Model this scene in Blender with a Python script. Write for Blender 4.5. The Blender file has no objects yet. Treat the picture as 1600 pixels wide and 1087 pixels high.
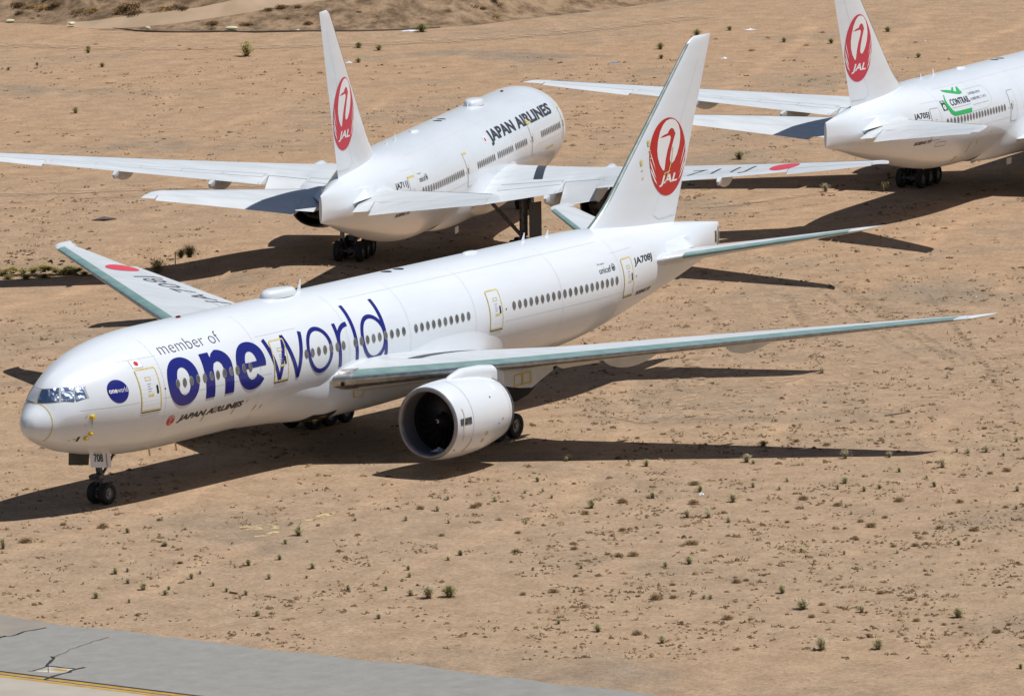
import bpy, bmesh, math, random
from math import sin, cos, pi, radians as R, sqrt
from mathutils import Vector, Matrix, noise
SC = bpy.context.scene
COL = SC.collection

# ------------------------------------------------------------------ camera
CAM = Vector((-254.394, -204.658, 55.607))
YAW, PIT, ROL, FPX = R(34.60864), R(-8.273936), R(-0.8212218), 10482.143
_f = Vector((cos(PIT)*cos(YAW), cos(PIT)*sin(YAW), sin(PIT)))
_r = Vector((sin(YAW), -cos(YAW), 0)); _u = _r.cross(_f)
_r2 = _r*cos(ROL) + _u*sin(ROL); _u2 = _u*cos(ROL) - _r*sin(ROL)
cd = bpy.data.cameras.new("camera"); cam = bpy.data.objects.new("camera", cd); COL.objects.link(cam)
M = Matrix((_r2, _u2, -_f)).transposed().to_4x4(); M.translation = CAM
cam.matrix_world = M
cd.sensor_width = 36; cd.lens = 36*FPX/1600; cd.clip_start = 1; cd.clip_end = 9000
SC.camera = cam
# ------------------------------------------------------------------ light
SUN_AZ, SUN_EL = R(-55.8), R(66.4)
w = bpy.data.worlds.new("World"); SC.world = w; w.use_nodes = True
nt = w.node_tree; bg = nt.nodes['Background']; sky = nt.nodes.new('ShaderNodeTexSky')
sky.sky_type = 'NISHITA'; sky.sun_disc = False; sky.sun_elevation = SUN_EL
sky.sun_rotation = math.atan2(cos(SUN_AZ), sin(SUN_AZ)); sky.altitude = 400
nt.links.new(sky.outputs[0], bg.inputs[0]); bg.inputs[1].default_value = 0.05
sl = bpy.data.lights.new("sun", 'SUN'); sl.energy = 4.3; sl.angle = R(0.5); sl.color = (1, .98, .955)
so = bpy.data.objects.new("sun", sl); COL.objects.link(so)
sd = Vector((cos(SUN_EL)*cos(SUN_AZ), cos(SUN_EL)*sin(SUN_AZ), sin(SUN_EL)))
so.rotation_euler = sd.to_track_quat('Z', 'Y').to_euler(); so.location = (0, 0, 200)
SC.view_settings.view_transform = 'Standard'; SC.view_settings.look = 'None'
SC.view_settings.exposure = 0.0; SC.view_settings.gamma = 1

def gp(x, y, z=0.0):
    "ground point under a place in the photograph"
    d = _f*FPX + _r2*(x-800) - _u2*(y-543.5)
    return CAM + d*((z-CAM.z)/d.z)

# ------------------------------------------------------------------ materials
def mat(name, col, rough=.5, metal=0, coat=0, spec=.5):
    m = bpy.data.materials.new(name); m.use_nodes = True
    b = m.node_tree.nodes['Principled BSDF']
    b.inputs['Base Color'].default_value = (*col, 1); b.inputs['Roughness'].default_value = rough
    b.inputs['Metallic'].default_value = metal; b.inputs['Coat Weight'].default_value = coat
    b.inputs['Coat Roughness'].default_value = .08; b.inputs['Specular IOR Level'].default_value = spec
    return m
def N(m, t): return m.node_tree.nodes.new(t)
def L(m, a, b): m.node_tree.links.new(a, b)
def vary(m, c1, c2, scale=(1, 1, 1), nscale=2.0, detail=6, lo=.35, hi=.65, bump=0, bscale=30, rough=.55):
    "base colour varied by noise between two colours the thing itself has"
    b = m.node_tree.nodes['Principled BSDF']
    tc = N(m, 'ShaderNodeTexCoord'); mp = N(m, 'ShaderNodeMapping'); mp.inputs['Scale'].default_value = scale
    L(m, tc.outputs['Object'], mp.inputs[0])
    n = N(m, 'ShaderNodeTexNoise'); n.inputs['Scale'].default_value = nscale; n.inputs['Detail'].default_value = detail
    n.inputs['Roughness'].default_value = rough
    L(m, mp.outputs[0], n.inputs['Vector'])
    r = N(m, 'ShaderNodeValToRGB'); r.color_ramp.elements[0].position = lo; r.color_ramp.elements[1].position = hi
    r.color_ramp.elements[0].color = (*c1, 1); r.color_ramp.elements[1].color = (*c2, 1)
    L(m, n.outputs['Fac'], r.inputs[0]); L(m, r.outputs[0], b.inputs['Base Color'])
    if bump:
        n2 = N(m, 'ShaderNodeTexNoise'); n2.inputs['Scale'].default_value = bscale; n2.inputs['Detail'].default_value = 4
        L(m, tc.outputs['Object'], n2.inputs['Vector'])
        bp = N(m, 'ShaderNodeBump'); bp.inputs['Strength'].default_value = bump; bp.inputs['Distance'].default_value = .05
        L(m, n2.outputs['Fac'], bp.inputs['Height']); L(m, bp.outputs[0], b.inputs['Normal'])
    return m
WHITE = vary(mat('white_paint', (.8, .8, .8), .28, coat=.35), (.70, .742, .785), (.745, .785, .83), (.25, 1, 1), .9, 5, .3, .6)
WING = vary(mat('grey_wing_paint', (.6, .62, .64), .42, coat=.1), (.56, .59, .61), (.64, .67, .69), (1, .25, 1), 1.3, 7)
TEAL = vary(mat('teal_covering', (.2, .4, .38), .45), (.155, .265, .252), (.235, .345, .332), (1, .3, 3), 2.5, 6)
METAL = vary(mat('bare_metal', (.5, .5, .5), .3, .85), (.36, .35, .33), (.55, .55, .54), (1, 1, 1), 3)
LIPM = vary(mat('inlet_lip_metal', (.4, .4, .42), .45, .6), (.24, .24, .26), (.34, .34, .36), (1, 1, 1), 2)
BLUE = mat('livery_blue', (.011, .014, .19), .3, coat=.3)
DKTXT = mat('dark_grey_lettering', (.035, .04, .05), .4)
WINGTXT = mat('wing_lettering_grey', (.075, .08, .09), .5)
BLACK = mat('black_lettering', (.012, .012, .014), .4)
NAVYTHIN = mat('slate_lettering', (.05, .055, .11), .4)
RED = mat('emblem_red', (.50, .012, .016), .35, coat=.2)
REDF = mat('faded_emblem_red', (.56, .035, .065), .45)
ROUNDEL = mat('roundel_red', (.62, .06, .085), .5)
WHITEMARK = mat('white_marking', (.8, .8, .8), .35)
GREYLINE = mat('seam_grey', (.40, .40, .40), .6)
FRAMEP = mat('pale_pane_cover', (.52, .55, .60), .5)
SEAM = mat('skin_joint', (.64, .66, .685), .5)
FINLE = vary(mat('fin_edge_metal', (.3, .36, .34), .4, .4), (.22, .28, .265), (.36, .42, .40), (1, 1, 1), 2)
PANE = vary(mat('cabin_pane', (.10, .10, .09), .3), (.085, .08, .075), (.19, .18, .165), (1, 1, 1), 3)
FRAMEG = mat('window_frame_grey', (.30, .30, .30), .45)
YEL = vary(mat('yellow_tape', (.62, .50, .11), .6), (.55, .43, .10), (.70, .60, .26), (1, 1, 1), 6)
YELP = mat('yellow_cover', (.72, .50, .02), .45)
PALEYEL = mat('faded_tape', (.66, .64, .50), .6)
TYRE = vary(mat('tyre_rubber', (.02, .02, .02), .85), (.012, .012, .012), (.032, .03, .028), (1, 1, 1), 5)
RIM = mat('wheel_rim', (.22, .22, .23), .45, .4)
GEARM = vary(mat('gear_metal', (.10, .10, .11), .5, .3), (.05, .05, .055), (.14, .14, .15), (1, 1, 1), 6)
DOORSHADE = mat('gear_door_shade', (.075, .08, .09), .5)  # dark tone that paints in the shade on the gear doors
DARKGAP = mat('dark_opening', (.012, .012, .012), .8)
FANM = mat('fan_blade', (.035, .035, .04), .4, .5)
DUCT = mat('inlet_duct_grey', (.11, .115, .13), .5)
CORE = vary(mat('core_brown', (.10, .07, .05), .55, .3), (.05, .035, .028), (.16, .12, .09), (1, 1, 1), 4)
GREEN = mat('livery_green', (.03, .42, .11), .4)
DKGREEN = mat('dark_green_badge', (.01, .10, .05), .4)
PALEGREEN = mat('thin_green_outline', (.45, .62, .48), .5)
REDSM = mat('beacon_red', (.16, .008, .01), .25)
FOIL = None
def foil():
    m = mat('sky_tinted_foil', (.50, .60, .76), .24, 1.0)  # blue in the base colour paints in a sky reflection
    tc = N(m, 'ShaderNodeTexCoord'); v = N(m, 'ShaderNodeTexNoise'); v.inputs['Scale'].default_value = 2.6; v.inputs['Detail'].default_value = 1.5
    L(m, tc.outputs['Object'], v.inputs['Vector'])
    bp = N(m, 'ShaderNodeBump'); bp.inputs['Strength'].default_value = 1; bp.inputs['Distance'].default_value = .12
    L(m, v.outputs['Fac'], bp.inputs['Height']); L(m, bp.outputs[0], m.node_tree.nodes['Principled BSDF'].inputs['Normal'])
    return m
FOIL = foil()

# ------------------------------------------------------------------ helpers
def tag(o, label=None, cat=None, group=None, kind=None):
    if label: o['label'] = label
    if cat: o['category'] = cat
    if group: o['group'] = group
    if kind: o['kind'] = kind
    return o
def empty(name, loc=(0, 0, 0), rz=0):
    o = bpy.data.objects.new(name, None); COL.objects.link(o); o.location = loc; o.rotation_euler = (0, 0, rz)
    o.empty_display_size = .5
    return o
class MB:
    def __init__(s): s.v = []; s.f = []; s.m = []
    def add(s, vs, fs, mi=0):
        n = len(s.v); s.v += [tuple(p) for p in vs]; s.f += [tuple(i+n for i in f) for f in fs]; s.m += [mi]*len(fs); return s
    def loft(s, rings, closed=True, cap0=False, cap1=False, mi=0):
        k = len(rings[0]); vs = [p for r in rings for p in r]; fs = []
        for i in range(len(rings)-1):
            for j in range(k if closed else k-1):
                a, b = i*k+j, i*k+(j+1) % k
                fs.append((a, b, b+k, a+k))
        if cap0: fs.append(tuple(range(k))[::-1])
        if cap1: fs.append(tuple(range((len(rings)-1)*k, len(rings)*k)))
        return s.add(vs, fs, mi)
    def box(s, c, h, mi=0, M=None):
        vs = [Vector((c[0]+h[0]*a, c[1]+h[1]*b, c[2]+h[2]*d)) for a in (-1, 1) for b in (-1, 1) for d in (-1, 1)]
        if M: vs = [M @ v for v in vs]
        return s.add(vs, [(0, 1, 3, 2), (4, 6, 7, 5), (0, 4, 5, 1), (2, 3, 7, 6), (0, 2, 6, 4), (1, 5, 7, 3)], mi)
    def tube(s, a, b, r0, r1=None, n=10, mi=0):
        a = Vector(a); b = Vector(b); r1 = r0 if r1 is None else r1
        d = (b-a).normalized(); q = d.to_track_quat('Z', 'Y')
        rg = [[p+q @ Vector((r*cos(2*pi*i/n), r*sin(2*pi*i/n), 0)) for i in range(n)] for p, r in ((a, r0), (b, r1))]
        return s.loft(rg, True, True, True, mi)
    def lathe_y(s, c, prof, n=28, mi=0):
        "prof: (y, r) about an axis along y"
        rg = [[(c[0]+r*cos(2*pi*i/n), c[1]+y, c[2]+r*sin(2*pi*i/n)) for i in range(n)] for y, r in prof]
        return s.loft(rg, True, False, False, mi)
    def lathe_x(s, c, prof, n=48, mi=0):
        rg = [[(c[0]+x, c[1]+r*cos(2*pi*i/n), c[2]+r*sin(2*pi*i/n)) for i in range(n)] for x, r in prof]
        return s.loft(rg, True, False, False, mi)
    def build(s, name, mats, parent=None, xf=None, smooth=True, sharp=35):
        me = bpy.data.meshes.new(name)
        vs = [xf(*p) for p in s.v] if xf else s.v
        me.from_pydata(vs, [], s.f)
        if not isinstance(mats, (list, tuple)): mats = [mats]
        for q in mats: me.materials.append(q)
        me.polygons.foreach_set('material_index', s.m)
        bm = bmesh.new(); bm.from_mesh(me); bmesh.ops.recalc_face_normals(bm, faces=bm.faces); bm.to_mesh(me); bm.free()
        if smooth:
            me.polygons.foreach_set('use_smooth', [True]*len(me.polygons)); me.set_sharp_from_angle(angle=R(sharp))
        o = bpy.data.objects.new(name, me); COL.objects.link(o)
        if parent: o.parent = parent
        return o

def pchip(x, y):
    n = len(x); h = [x[i+1]-x[i] for i in range(n-1)]; d = [(y[i+1]-y[i])/h[i] for i in range(n-1)]
    m = [0.0]*n
    for i in range(1, n-1):
        if d[i-1]*d[i] > 0:
            w1 = 2*h[i]+h[i-1]; w2 = h[i]+2*h[i-1]; m[i] = (w1+w2)/(w1/d[i-1]+w2/d[i])
    m[0] = d[0]; m[-1] = d[-1]
    def f(q):
        q = min(max(q, x[0]), x[-1]); i = 0
        while i < n-2 and q > x[i+1]: i += 1
        t = (q-x[i])/h[i]
        return (1+2*t)*(1-t)**2*y[i]+t*(1-t)**2*h[i]*m[i]+t*t*(3-2*t)*y[i+1]+t*t*(t-1)*h[i]*m[i+1]
    return f

# ------------------------------------------------------------------ airliner shape (x aft of the nose, y starboard, z from the body axis)
FX = [0, .12, .4, .9, 1.3, 1.8, 2.4, 3.2, 4.2, 5.5, 7, 9, 11.5, 14, 38, 42, 45, 48, 51, 54, 57, 60, 62.88]
fT = pchip(FX, [-.718, -.316, -.003, .391, 1.012, 1.469, 1.791, 2.106, 2.41, 2.728, 2.962, 3.09, 3.1, 3.1, 3.1, 3.1, 3.1, 3.07, 2.93, 2.687, 2.453, 2.154, 1.785])
fB = pchip(FX, [-.72, -1.031, -1.309, -1.598, -1.791, -1.998, -2.205, -2.401, -2.621, -2.832, -3.02, -3.1, -3.1, -3.1, -3.1, -3.08, -2.98, -2.65, -2.15, -1.583, -1.023, -.383, .173])
fW = pchip(FX, [.02, .344, .671, 1.07, 1.305, 1.566, 1.829, 2.18, 2.517, 2.795, 2.966, 3.085, 3.1, 3.1, 3.1, 3.1, 3.07, 2.887, 2.469, 1.922, 1.364, .752, .09])
fE = pchip(FX, [2, 1.96, 1.952, 1.839, 1.619, 1.595, 1.672, 1.798, 1.947]+[2.0]*14)
def fus(x, psi):
    "point on the skin; psi in radians from the port horizontal, over the top"
    t, b, wd, e = fT(x), fB(x), fW(x), fE(x)
    zm, hh = (t+b)/2, (t-b)/2; s, c = sin(psi), cos(psi); p = 2/e if s > 0 else 1
    return Vector((x, -wd*math.copysign(abs(c)**p, c), zm+hh*math.copysign(abs(s)**p, s)))
def fus_off(x, psi, off):
    x = min(max(x, .02), 62.8)
    a = fus(x, psi); dx = fus(min(x+.03, 62.88), psi)-fus(max(x-.03, 0), psi); dp = fus(x, psi+.01)-fus(x, psi-.01)
    n = dx.cross(dp)
    if n.length < 1e-9: return a
    n.normalize()
    if n.y*a.y+n.z*(a.z-(fT(x)+fB(x))/2) < 0: n = -n
    return a+n*off
def psi_of(x, z):
    t, b, e = fT(x), fB(x), fE(x); s = (z-(t+b)/2)/((t-b)/2); s = max(-1, min(1, s))
    return math.asin(math.copysign(abs(s)**((e if s > 0 else 2)/2), s))
XR = 31.8
Z_TOP = pchip([15.5, 17.1, 19, 20.5, 21.4, 22.0, 23.7, 26, 28.3, 31.2, 33, 34.4, 36, 37, 38, 38.67, 39.3], [-1.7, -1.4, -1.2, -1.25, -1.0, -.55, -.14, -.29, -.3, .1, .1, -.03, -.48, -.87, -1.36, -1.83, -2.3])
FAIR_A = pchip([15.5, 17, 19, 21, 22, 26, 30, 33, 36, 38, 38.8, 39.3], [0, .08, .24, .52, .74, .84, .75, .62, .52, .36, .2, .02])
FAIR_B = pchip([15.5, 19, 22, 34, 39.3], [0, .12, .22, .22, 0])
def fair_pt(x, t, off=0.0):
    "wing-body fairing, t from its upper edge (0) to the keel (1), port side"
    p0 = psi_of(x, Z_TOP(x)); p = p0+(-pi/2-p0)*t; g = 1 if x < 20 else 1+min((x-20)/8, 1)*1.6; o = FAIR_A(x)*sin(pi*min(t, 1))**g+FAIR_B(x)*t*t-.03*(1-t)**8
    q = fus_off(x, max(p, -pi/2+1e-4), o+off); return (q.x, min(q.y, 0) if t < 1 else 0, q.z)
def body_xf(dz=0): return lambda x, y, z: (x-XR, y, z+5.321+.011*x+dz)
def gear_xf(x, y, z): return (x-XR, y, z)

# ------------------------------------------------------------------ flat shapes laid on a skin
_txt = {}
def text_shape(txt, off=0.0, shear=0.0, space=1.0):
    k = (txt, off, shear, space)
    if k in _txt: return _txt[k]
    c = bpy.data.curves.new('txt', 'FONT'); c.body = txt; c.size = 1; c.offset = off; c.shear = shear; c.space_character = space
    c.resolution_u = 5; c.fill_mode = 'FRONT' if hasattr(c, 'fill_mode') and False else c.fill_mode
    o = bpy.data.objects.new('txt', c); COL.objects.link(o)
    dg = bpy.context.evaluated_depsgraph_get(); oe = o.evaluated_get(dg); me = oe.to_mesh()
    vs = [(v.co.x, v.co.y) for v in me.vertices]; fs = [tuple(p.vertices) for p in me.polygons]
    oe.to_mesh_clear(); bpy.data.objects.remove(o); bpy.data.curves.remove(c)
    x0 = min(v[0] for v in vs); x1 = max(v[0] for v in vs); y0 = min(v[1] for v in vs); y1 = max(v[1] for v in vs)
    vs = [((a-x0)/(x1-x0), (b-y0)/(y1-y0)) for a, b in vs]
    _txt[k] = (vs, fs); return vs, fs
class Flat:
    "2-D shapes that get cut along a grid and mapped onto a curved skin"
    def __init__(s): s.v = []; s.f = []
    def add(s, vs, fs):
        n = len(s.v); s.v += list(vs); s.f += [tuple(i+n for i in f) for f in fs]; return s
    def text(s, txt, x, y, wd, h, off=0, shear=0, space=1.0, rot=0):
        vs, fs = text_shape(txt, off, shear, space)
        return s.add([(x+a*wd, y+b*h) for a, b in vs], fs)
    def poly(s, pts): return s.add(pts, [tuple(range(len(pts)))])
    def rect(s, x0, y0, x1, y1): return s.poly([(x0, y0), (x1, y0), (x1, y1), (x0, y1)])
    def disc(s, cx, cy, rx, ry=None, n=40):
        ry = ry or rx; return s.poly([(cx+rx*cos(2*pi*i/n), cy+ry*sin(2*pi*i/n)) for i in range(n)])
    def band(s, A, B, closed=False):
        n = len(A); fs = [(i, (i+1) % n, n+(i+1) % n, n+i) for i in range(n if closed else n-1)]
        return s.add(list(A)+list(B), fs)
    def ring(s, cx, cy, rx, ry, ix, iy, a0=0, a1=360, n=48, e=2.0):
        k = n+1 if a1-a0 < 360 else n
        an = [R(a0+(a1-a0)*i/n) for i in range(k)]
        q = lambda r1, r2: [(cx+r1*math.copysign(abs(cos(a))**(2/e), cos(a)), cy+r2*math.copysign(abs(sin(a))**(2/e), sin(a))) for a in an]
        return s.band(q(rx, ry), q(ix, iy), a1-a0 >= 360)
    def stroke(s, pts, wd):
        A = []; B = []
        for i, p in enumerate(pts):
            a = pts[max(i-1, 0)]; b = pts[min(i+1, len(pts)-1)]; dx, dy = b[0]-a[0], b[1]-a[1]; l = sqrt(dx*dx+dy*dy) or 1
            A.append((p[0]-dy/l*wd/2, p[1]+dx/l*wd/2)); B.append((p[0]+dy/l*wd/2, p[1]-dx/l*wd/2))
        return s.band(A, B)
    def frame(s, x0, y0, x1, y1, wd, r=.12, n=5):
        def loop(d):
            o = []
            for cx, cy, a in ((x1-r, y1-r, 0), (x0+r, y1-r, 90), (x0+r, y0+r, 180), (x1-r, y0+r, 270)):
                for i in range(n+1):
                    t = R(a+90*i/n); o.append((cx+(r-d)*cos(t), cy+(r-d)*sin(t)))
            return o
        return s.band(loop(0), loop(wd), True)
    def rrect(s, x0, y0, x1, y1, r=.12, n=5):
        o = []
        for cx, cy, a in ((x1-r, y1-r, 0), (x0+r, y1-r, 90), (x0+r, y0+r, 180), (x1-r, y0+r, 270)):
            for i in range(n+1): t = R(a+90*i/n); o.append((cx+r*cos(t), cy+r*sin(t)))
        return s.poly(o)
    def lay(s, name, m, parent, fn, xf, step=.2):
        bm = bmesh.new()
        for f in s.f:
            try: bm.faces.new([bm.verts.new((*s.v[i], 0)) for i in f])
            except ValueError: pass
        us = [p[0] for p in s.v]; vv = [p[1] for p in s.v]
        for ax, lo, hi in ((0, min(us), max(us)), (1, min(vv), max(vv))):
            k = math.ceil(lo/step)
            while k*step < hi:
                co = [0, 0, 0]; no = [0, 0, 0]; co[ax] = k*step; no[ax] = 1
                bmesh.ops.bisect_plane(bm, geom=bm.verts[:]+bm.edges[:]+bm.faces[:], plane_co=co, plane_no=no); k += 1
        bmesh.ops.remove_doubles(bm, verts=bm.verts, dist=1e-5)
        bm.verts.index_update()
        me = bpy.data.meshes.new(name)
        vs = [xf(*fn(v.co.x, v.co.y)) for v in bm.verts]; fs = [tuple(v.index for v in f.verts) for f in bm.faces]
        bm.free(); me.from_pydata(vs, [], fs); me.materials.append(m); me.update()
        o = bpy.data.objects.new(name, me); COL.objects.link(o); o.parent = parent
        return o
def on_fus(x0, z0, side, off=.012):
    "u along the body from x0, v up the skin from height z0, reading left to right"
    def fn(u, v):
        x = x0+u if side < 0 else x0-u
        x = min(max(x, .02), 62.8)
        p = psi_of(x, z0)+v/((fT(x)-fB(x))/2)
        q = fus_off(x, p, off)
        return (q.x, q.y if side < 0 else -q.y, q.z)
    return fn
def on_xz(side, off=.012):
    def fn(x, z):
        q = fus_off(x, psi_of(x, z), off); return (q.x, q.y if side < 0 else -q.y, q.z)
    return fn

# ------------------------------------------------------------------ lifting surfaces
def naca(t):
    t = max(0.0, min(1.0, t)); return 5*(.2969*sqrt(t)-.126*t-.3516*t*t+.2843*t**3-.1036*t**4)
TS = [0, .004, .012, .025, .05, .09, .15, .23, .32, .42, .52, .62, .72, .82, .91, 1.0]
class Lift:
    def __init__(s, le, te, z, tc, inc, camber=.0): s.le, s.te, s.z, s.tc, s.inc, s.cb = le, te, z, tc, inc, camber
    def pt(s, y, t, up, off=0):
        a = s.le(y); c = s.te(y)-a; h = s.tc(y)*naca(t)
        return (a+t*c, y, s.z(y)-t*c*math.tan(R(s.inc(y)))+c*(s.cb*4*t*(1-t)+(h if up else -h))+(off if up else -off))
    def ring(s, y, f=1.0, f0=0.0):
        ts = [f0+(f-f0)*t for t in TS]
        up = [s.pt(y, t, True) for t in ts]; lo = [s.pt(y, t, False) for t in ts]
        if f0 == 0: return up[::-1]+lo[1:]
        return up[::-1]+lo
def mir(sg, P): return [(p[0], p[1]*sg, p[2]) for p in P]
LE_ = lambda y: 22.0+.689*(y-3.6)
W_LE = pchip([0, 3.0, 3.6, 4.2]+[6+2*i for i in range(12)]+[29.2, 29.7, 30.1, 30.35, 30.48], [19.4, 21.45, 22.0, LE_(4.2)]+[LE_(6+2*i) for i in range(12)]+[LE_(29.2), LE_(29.7)+.02, 40.45, 41.1, 42.0])
W_TE = pchip([0, 3.0, 10.0, 10.6, 12]+[14+2*i for i in range(8)]+[29.9, 30.48], [35.6, 35.3, 35.02, 35.13, 35.59]+[35.05+.347*(3.7+2*i) for i in range(8)]+[41.85, 42.4])
WING_Z = lambda y: -1.25+2.64*(max(y-3, 0)/27.48)**1.06
wing0 = Lift(W_LE, W_TE, WING_Z, pchip([0, 3, 10.3, 30.2, 30.48], [.125, .125, .105, .10, .03]),
            pchip([0, 3, 10.3, 30.48], [2.6, 2.6, 1.4, -.3]), .010)
F_LE = lambda z: 51.27+1.04*(z-3.98)-(.55*max(0, (4.6-z)/1.6)**2)
F_TE = lambda z: 58.40+.385*(z-2.4)

def fin_half(x, z):
    a, b = F_LE(z), F_TE(z); t = min(max((x-a)/(b-a), 0), 1); return (b-a)*.095*naca(t)

def airliner(name, label, loc, yaw, near_side, livery, trim=0.0, dz=0.0, flex=0.0):
    """loc: where the nose stands over the ground"""
    rt = empty(name, (loc[0]+cos(yaw)*XR, loc[1]+sin(yaw)*XR, 0), yaw); tag(rt, label, 'airliner', 'parked white airliners')
    bx = body_xf(dz); ns = near_side
    # ---- body
    b = MB(); NP = 144
    xs = [.001, .02, .06, .12, .2, .3, .42, .56, .72, .9]+[1.02+.14*i for i in range(16)]+[3.4+.3*i for i in range(20)]+[9.5+1.0*i for i in range(33)]+[42+.6*i for i in range(34)]+[62.3, 62.6, 62.82, 62.88]
    xs = [x for x in xs if x <= 62.88]
    b.loft([[fus(x, 2*pi*i/NP) for i in range(NP)] for x in xs], True, True, True)
    body = b.build('fuselage', WHITE, rt, bx, sharp=60)
    # ---- belly fairing
    b = MB(); rg = []
    for i in range(80):
        x = 15.6+23.6*i/79; half = [fair_pt(x, k/40) for k in range(41)]
        rg.append(half+[(p[0], -p[1], p[2]) for p in half[::-1][1:]])
    b.loft(rg, False); fair = b.build('belly_fairing', WHITE, rt, bx, sharp=60)
    # ---- wings
    wing = Lift(W_LE, W_TE, lambda y: WING_Z(y)+flex*(y/30.5)**2, wing0.tc, wing0.inc, .010)
    for sg in (-1, 1):
        brk = [(8.35, 10.75, .74), (23.7, 29.35, .76)]
        b = MB(); ys = [2.4, 3.0, 3.6, 4.5, 5.5, 6.5, 7.4, 8.35, 8.36, 9.1, 9.9, 10.3, 10.75, 10.76, 12, 13.5, 15, 17, 19, 21, 23.7, 23.71, 25, 26.5, 28, 29.35, 29.36, 29.7, 29.95, 30.1, 30.25, 30.35, 30.43, 30.48]
        def frac(y):
            for a, c, fr in brk:
                if a < y <= c: return fr
            return 1.0
        b.loft([mir(sg, wing.ring(y, frac(y))) for y in ys], True, True, True)
        wg = b.build('wing', WING, rt, bx, sharp=40)
        # leading edge cover
        def lead(y0, y1, tu, tl, m, nm, par, off=.012):
            b = MB(); n = max(2, int((y1-y0)/.8)); rg = []
            for i in range(n+1):
                y = y0+(y1-y0)*i/n; r = []
                c = W_TE(y)-W_LE(y)
                for t in (1, .75, .5, .3, .15, .05): r.append(wing.pt(y, t*tu/c, True, off))
                p = wing.pt(y, 0, True); r.append((p[0]-off, p[1], p[2]))
                for t in (.05, .15, .3, .5, .75, 1): r.append(wing.pt(y, t*tl/c, False, off))
                rg.append(mir(sg, r))
            b.loft(rg, False); return b.build(nm, m, par, bx, sharp=80)
        lead(3.75, 29.3, .62, .06, TEAL, 'leading_edge', wg)
        lead(3.75, 29.3, .05, .5, METAL, 'lower_slat_edge', wg, .016)
        lead(3.0, 3.74, .75, .7, METAL, 'root_leading_edge', wg)
        b = MB(); b.lathe_y((0, 0, 0), [(-.16, 0), (-.1, .1), (0, .14), (.1, .1), (.16, 0)], 14)
        p = wing.pt(3.4, .004, False); b.v = [(p[0]-.03+v[0]*.6, sg*(p[1]+v[1]), p[2]+v[2]) for v in b.v]
        b.build('landing_light', DARKGAP, wg, bx)
        # drooped surfaces
        for (y0, y1, fr), nm, dg in zip(brk, ('flaperon', 'aileron'), (23, 10)):
            b = MB(); rg = []
            for i in range(5):
                y = y0+.05+(y1-y0-.1)*i/4; r = wing.ring(y, 1.0, fr+.005); h = Vector(wing.pt(y, fr, True)); a = R(dg)
                o = []
                for P in r:
                    d = Vector(P)-h; o.append((h.x+d.x*cos(a)+d.z*sin(a), y, h.z-d.x*sin(a)+d.z*cos(a)))
                rg.append(mir(sg, o))
            b.loft(rg, True, True, True); b.build(nm, WING, wg, bx, sharp=40)
        # flap track fairings
        for y, L_, hw, dp in ((7.75, 6.2, .30, .95), (13.6, 6.0, .26, .85), (19.3, 5.2, .22, .7)):
            b = MB(); te = W_TE(y); rg = []; zt = wing.pt(y, .72, False)[2]
            for i in range(15):
                t = i/14; x = te-L_+.7+L_*t; k = sin(pi*min(1, t*.94+.02))**.55; 
                zl = wing.pt(y, min((x-W_LE(y))/(te-W_LE(y)), 1), False)[2]+.05
                if x > te: zl = wing.pt(y, 1, False)[2]-.25*(x-te)
                rg.append(mir(sg, [(x, y+hw*k*cos(a), zl-dp*k*max(0, -sin(a))**.8 if sin(a) < 0 else zl) for a in [2*pi*j/16 for j in range(16)]]))
            b.loft(rg, True, True, True); b.build('flap_track_fairing', WING, wg, bx, sharp=50)
        # seams on the upper skin
        fl = Flat()
        for y0, y1, t in ((11, 23.4, .70), (11, 23.4, .80), (23.6, 29.4, .765), (4.0, 8.2, .70), (4, 8.2, .80)):
            fl.stroke([(y0+(y1-y0)*i/24, t) for i in range(25)], .0055)
        for y in (11, 13.4, 15.8, 18.2, 20.8, 23.4): fl.rect(y-.02, .70, y+.02, .80)
        for y in (8.2, 10.9): fl.rect(y-.03, .70, y+.03, .995)
        fl.lay('panel_seam', GREYLINE, wg, lambda y, t: (lambda p: (p[0], sg*y, p[2]))(wing.pt(y, t, True, .012)), bx, .05 if 0 else .6)
        def up(x, y, off=.014):
            t = (x-W_LE(y))/(W_TE(y)-W_LE(y)); p = wing.pt(y, t, True, off); return (x, sg*y, p[2])
        if sg > 0 or True:
            fl = Flat(); fl.poly([(25.6, 4.1), (26.4, 4.1), (30.6, 5.4), (29.9, 5.5)] if 0 else [(25.2, 5.1), (25.6, 5.75), (31.0, 6.6), (30.8, 5.95)])
            fl.lay('walkway_stripe', DKTXT, wg, up, bx, .4)
        if sg > 0:
            fl = Flat(); fl.disc(37.95, 23.35, .95); fl.lay('roundel', ROUNDEL, wg, up, bx, .3)
            fl = Flat(); fl.text(livery['reg'], 0, 0, 7.4, 1.7, -.008, 0, 1.12)
            sw = R(18)
            def mp(u, v):
                x = 35.65+u*sin(sw)-v*cos(sw); y = 13.8+u*cos(sw)+v*sin(sw); return up(x, y)
            fl.lay('wing_lettering', WINGTXT, wg, mp, bx, .3)
        # tip lights
        b = MB(); p = wing.pt(30.0, .01, True); b.box((p[0]+.02, sg*(p[1]-.25), p[2]), (.10, .12, .03)); b.build('tip_light', REDSM if sg < 0 else METAL, wg, bx)
    # ---- tail planes
    S_LE = pchip([1.2, 2.2, 2.65, 9.9, 10.35, 10.6, 10.72], [53.0, 53.75, 54.9, 60.75, 61.25, 61.8, 62.7]); S_LE0 = S_LE; S_LE = lambda y: 54.9+.807*(y-2.65) if 2.65 < y < 9.9 else S_LE0(y); S_TE = pchip([1.2, 2.2, 10.3, 10.72], [59.9, 60.3, 63.4, 63.6])
    tr = math.tan(R(trim))
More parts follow.
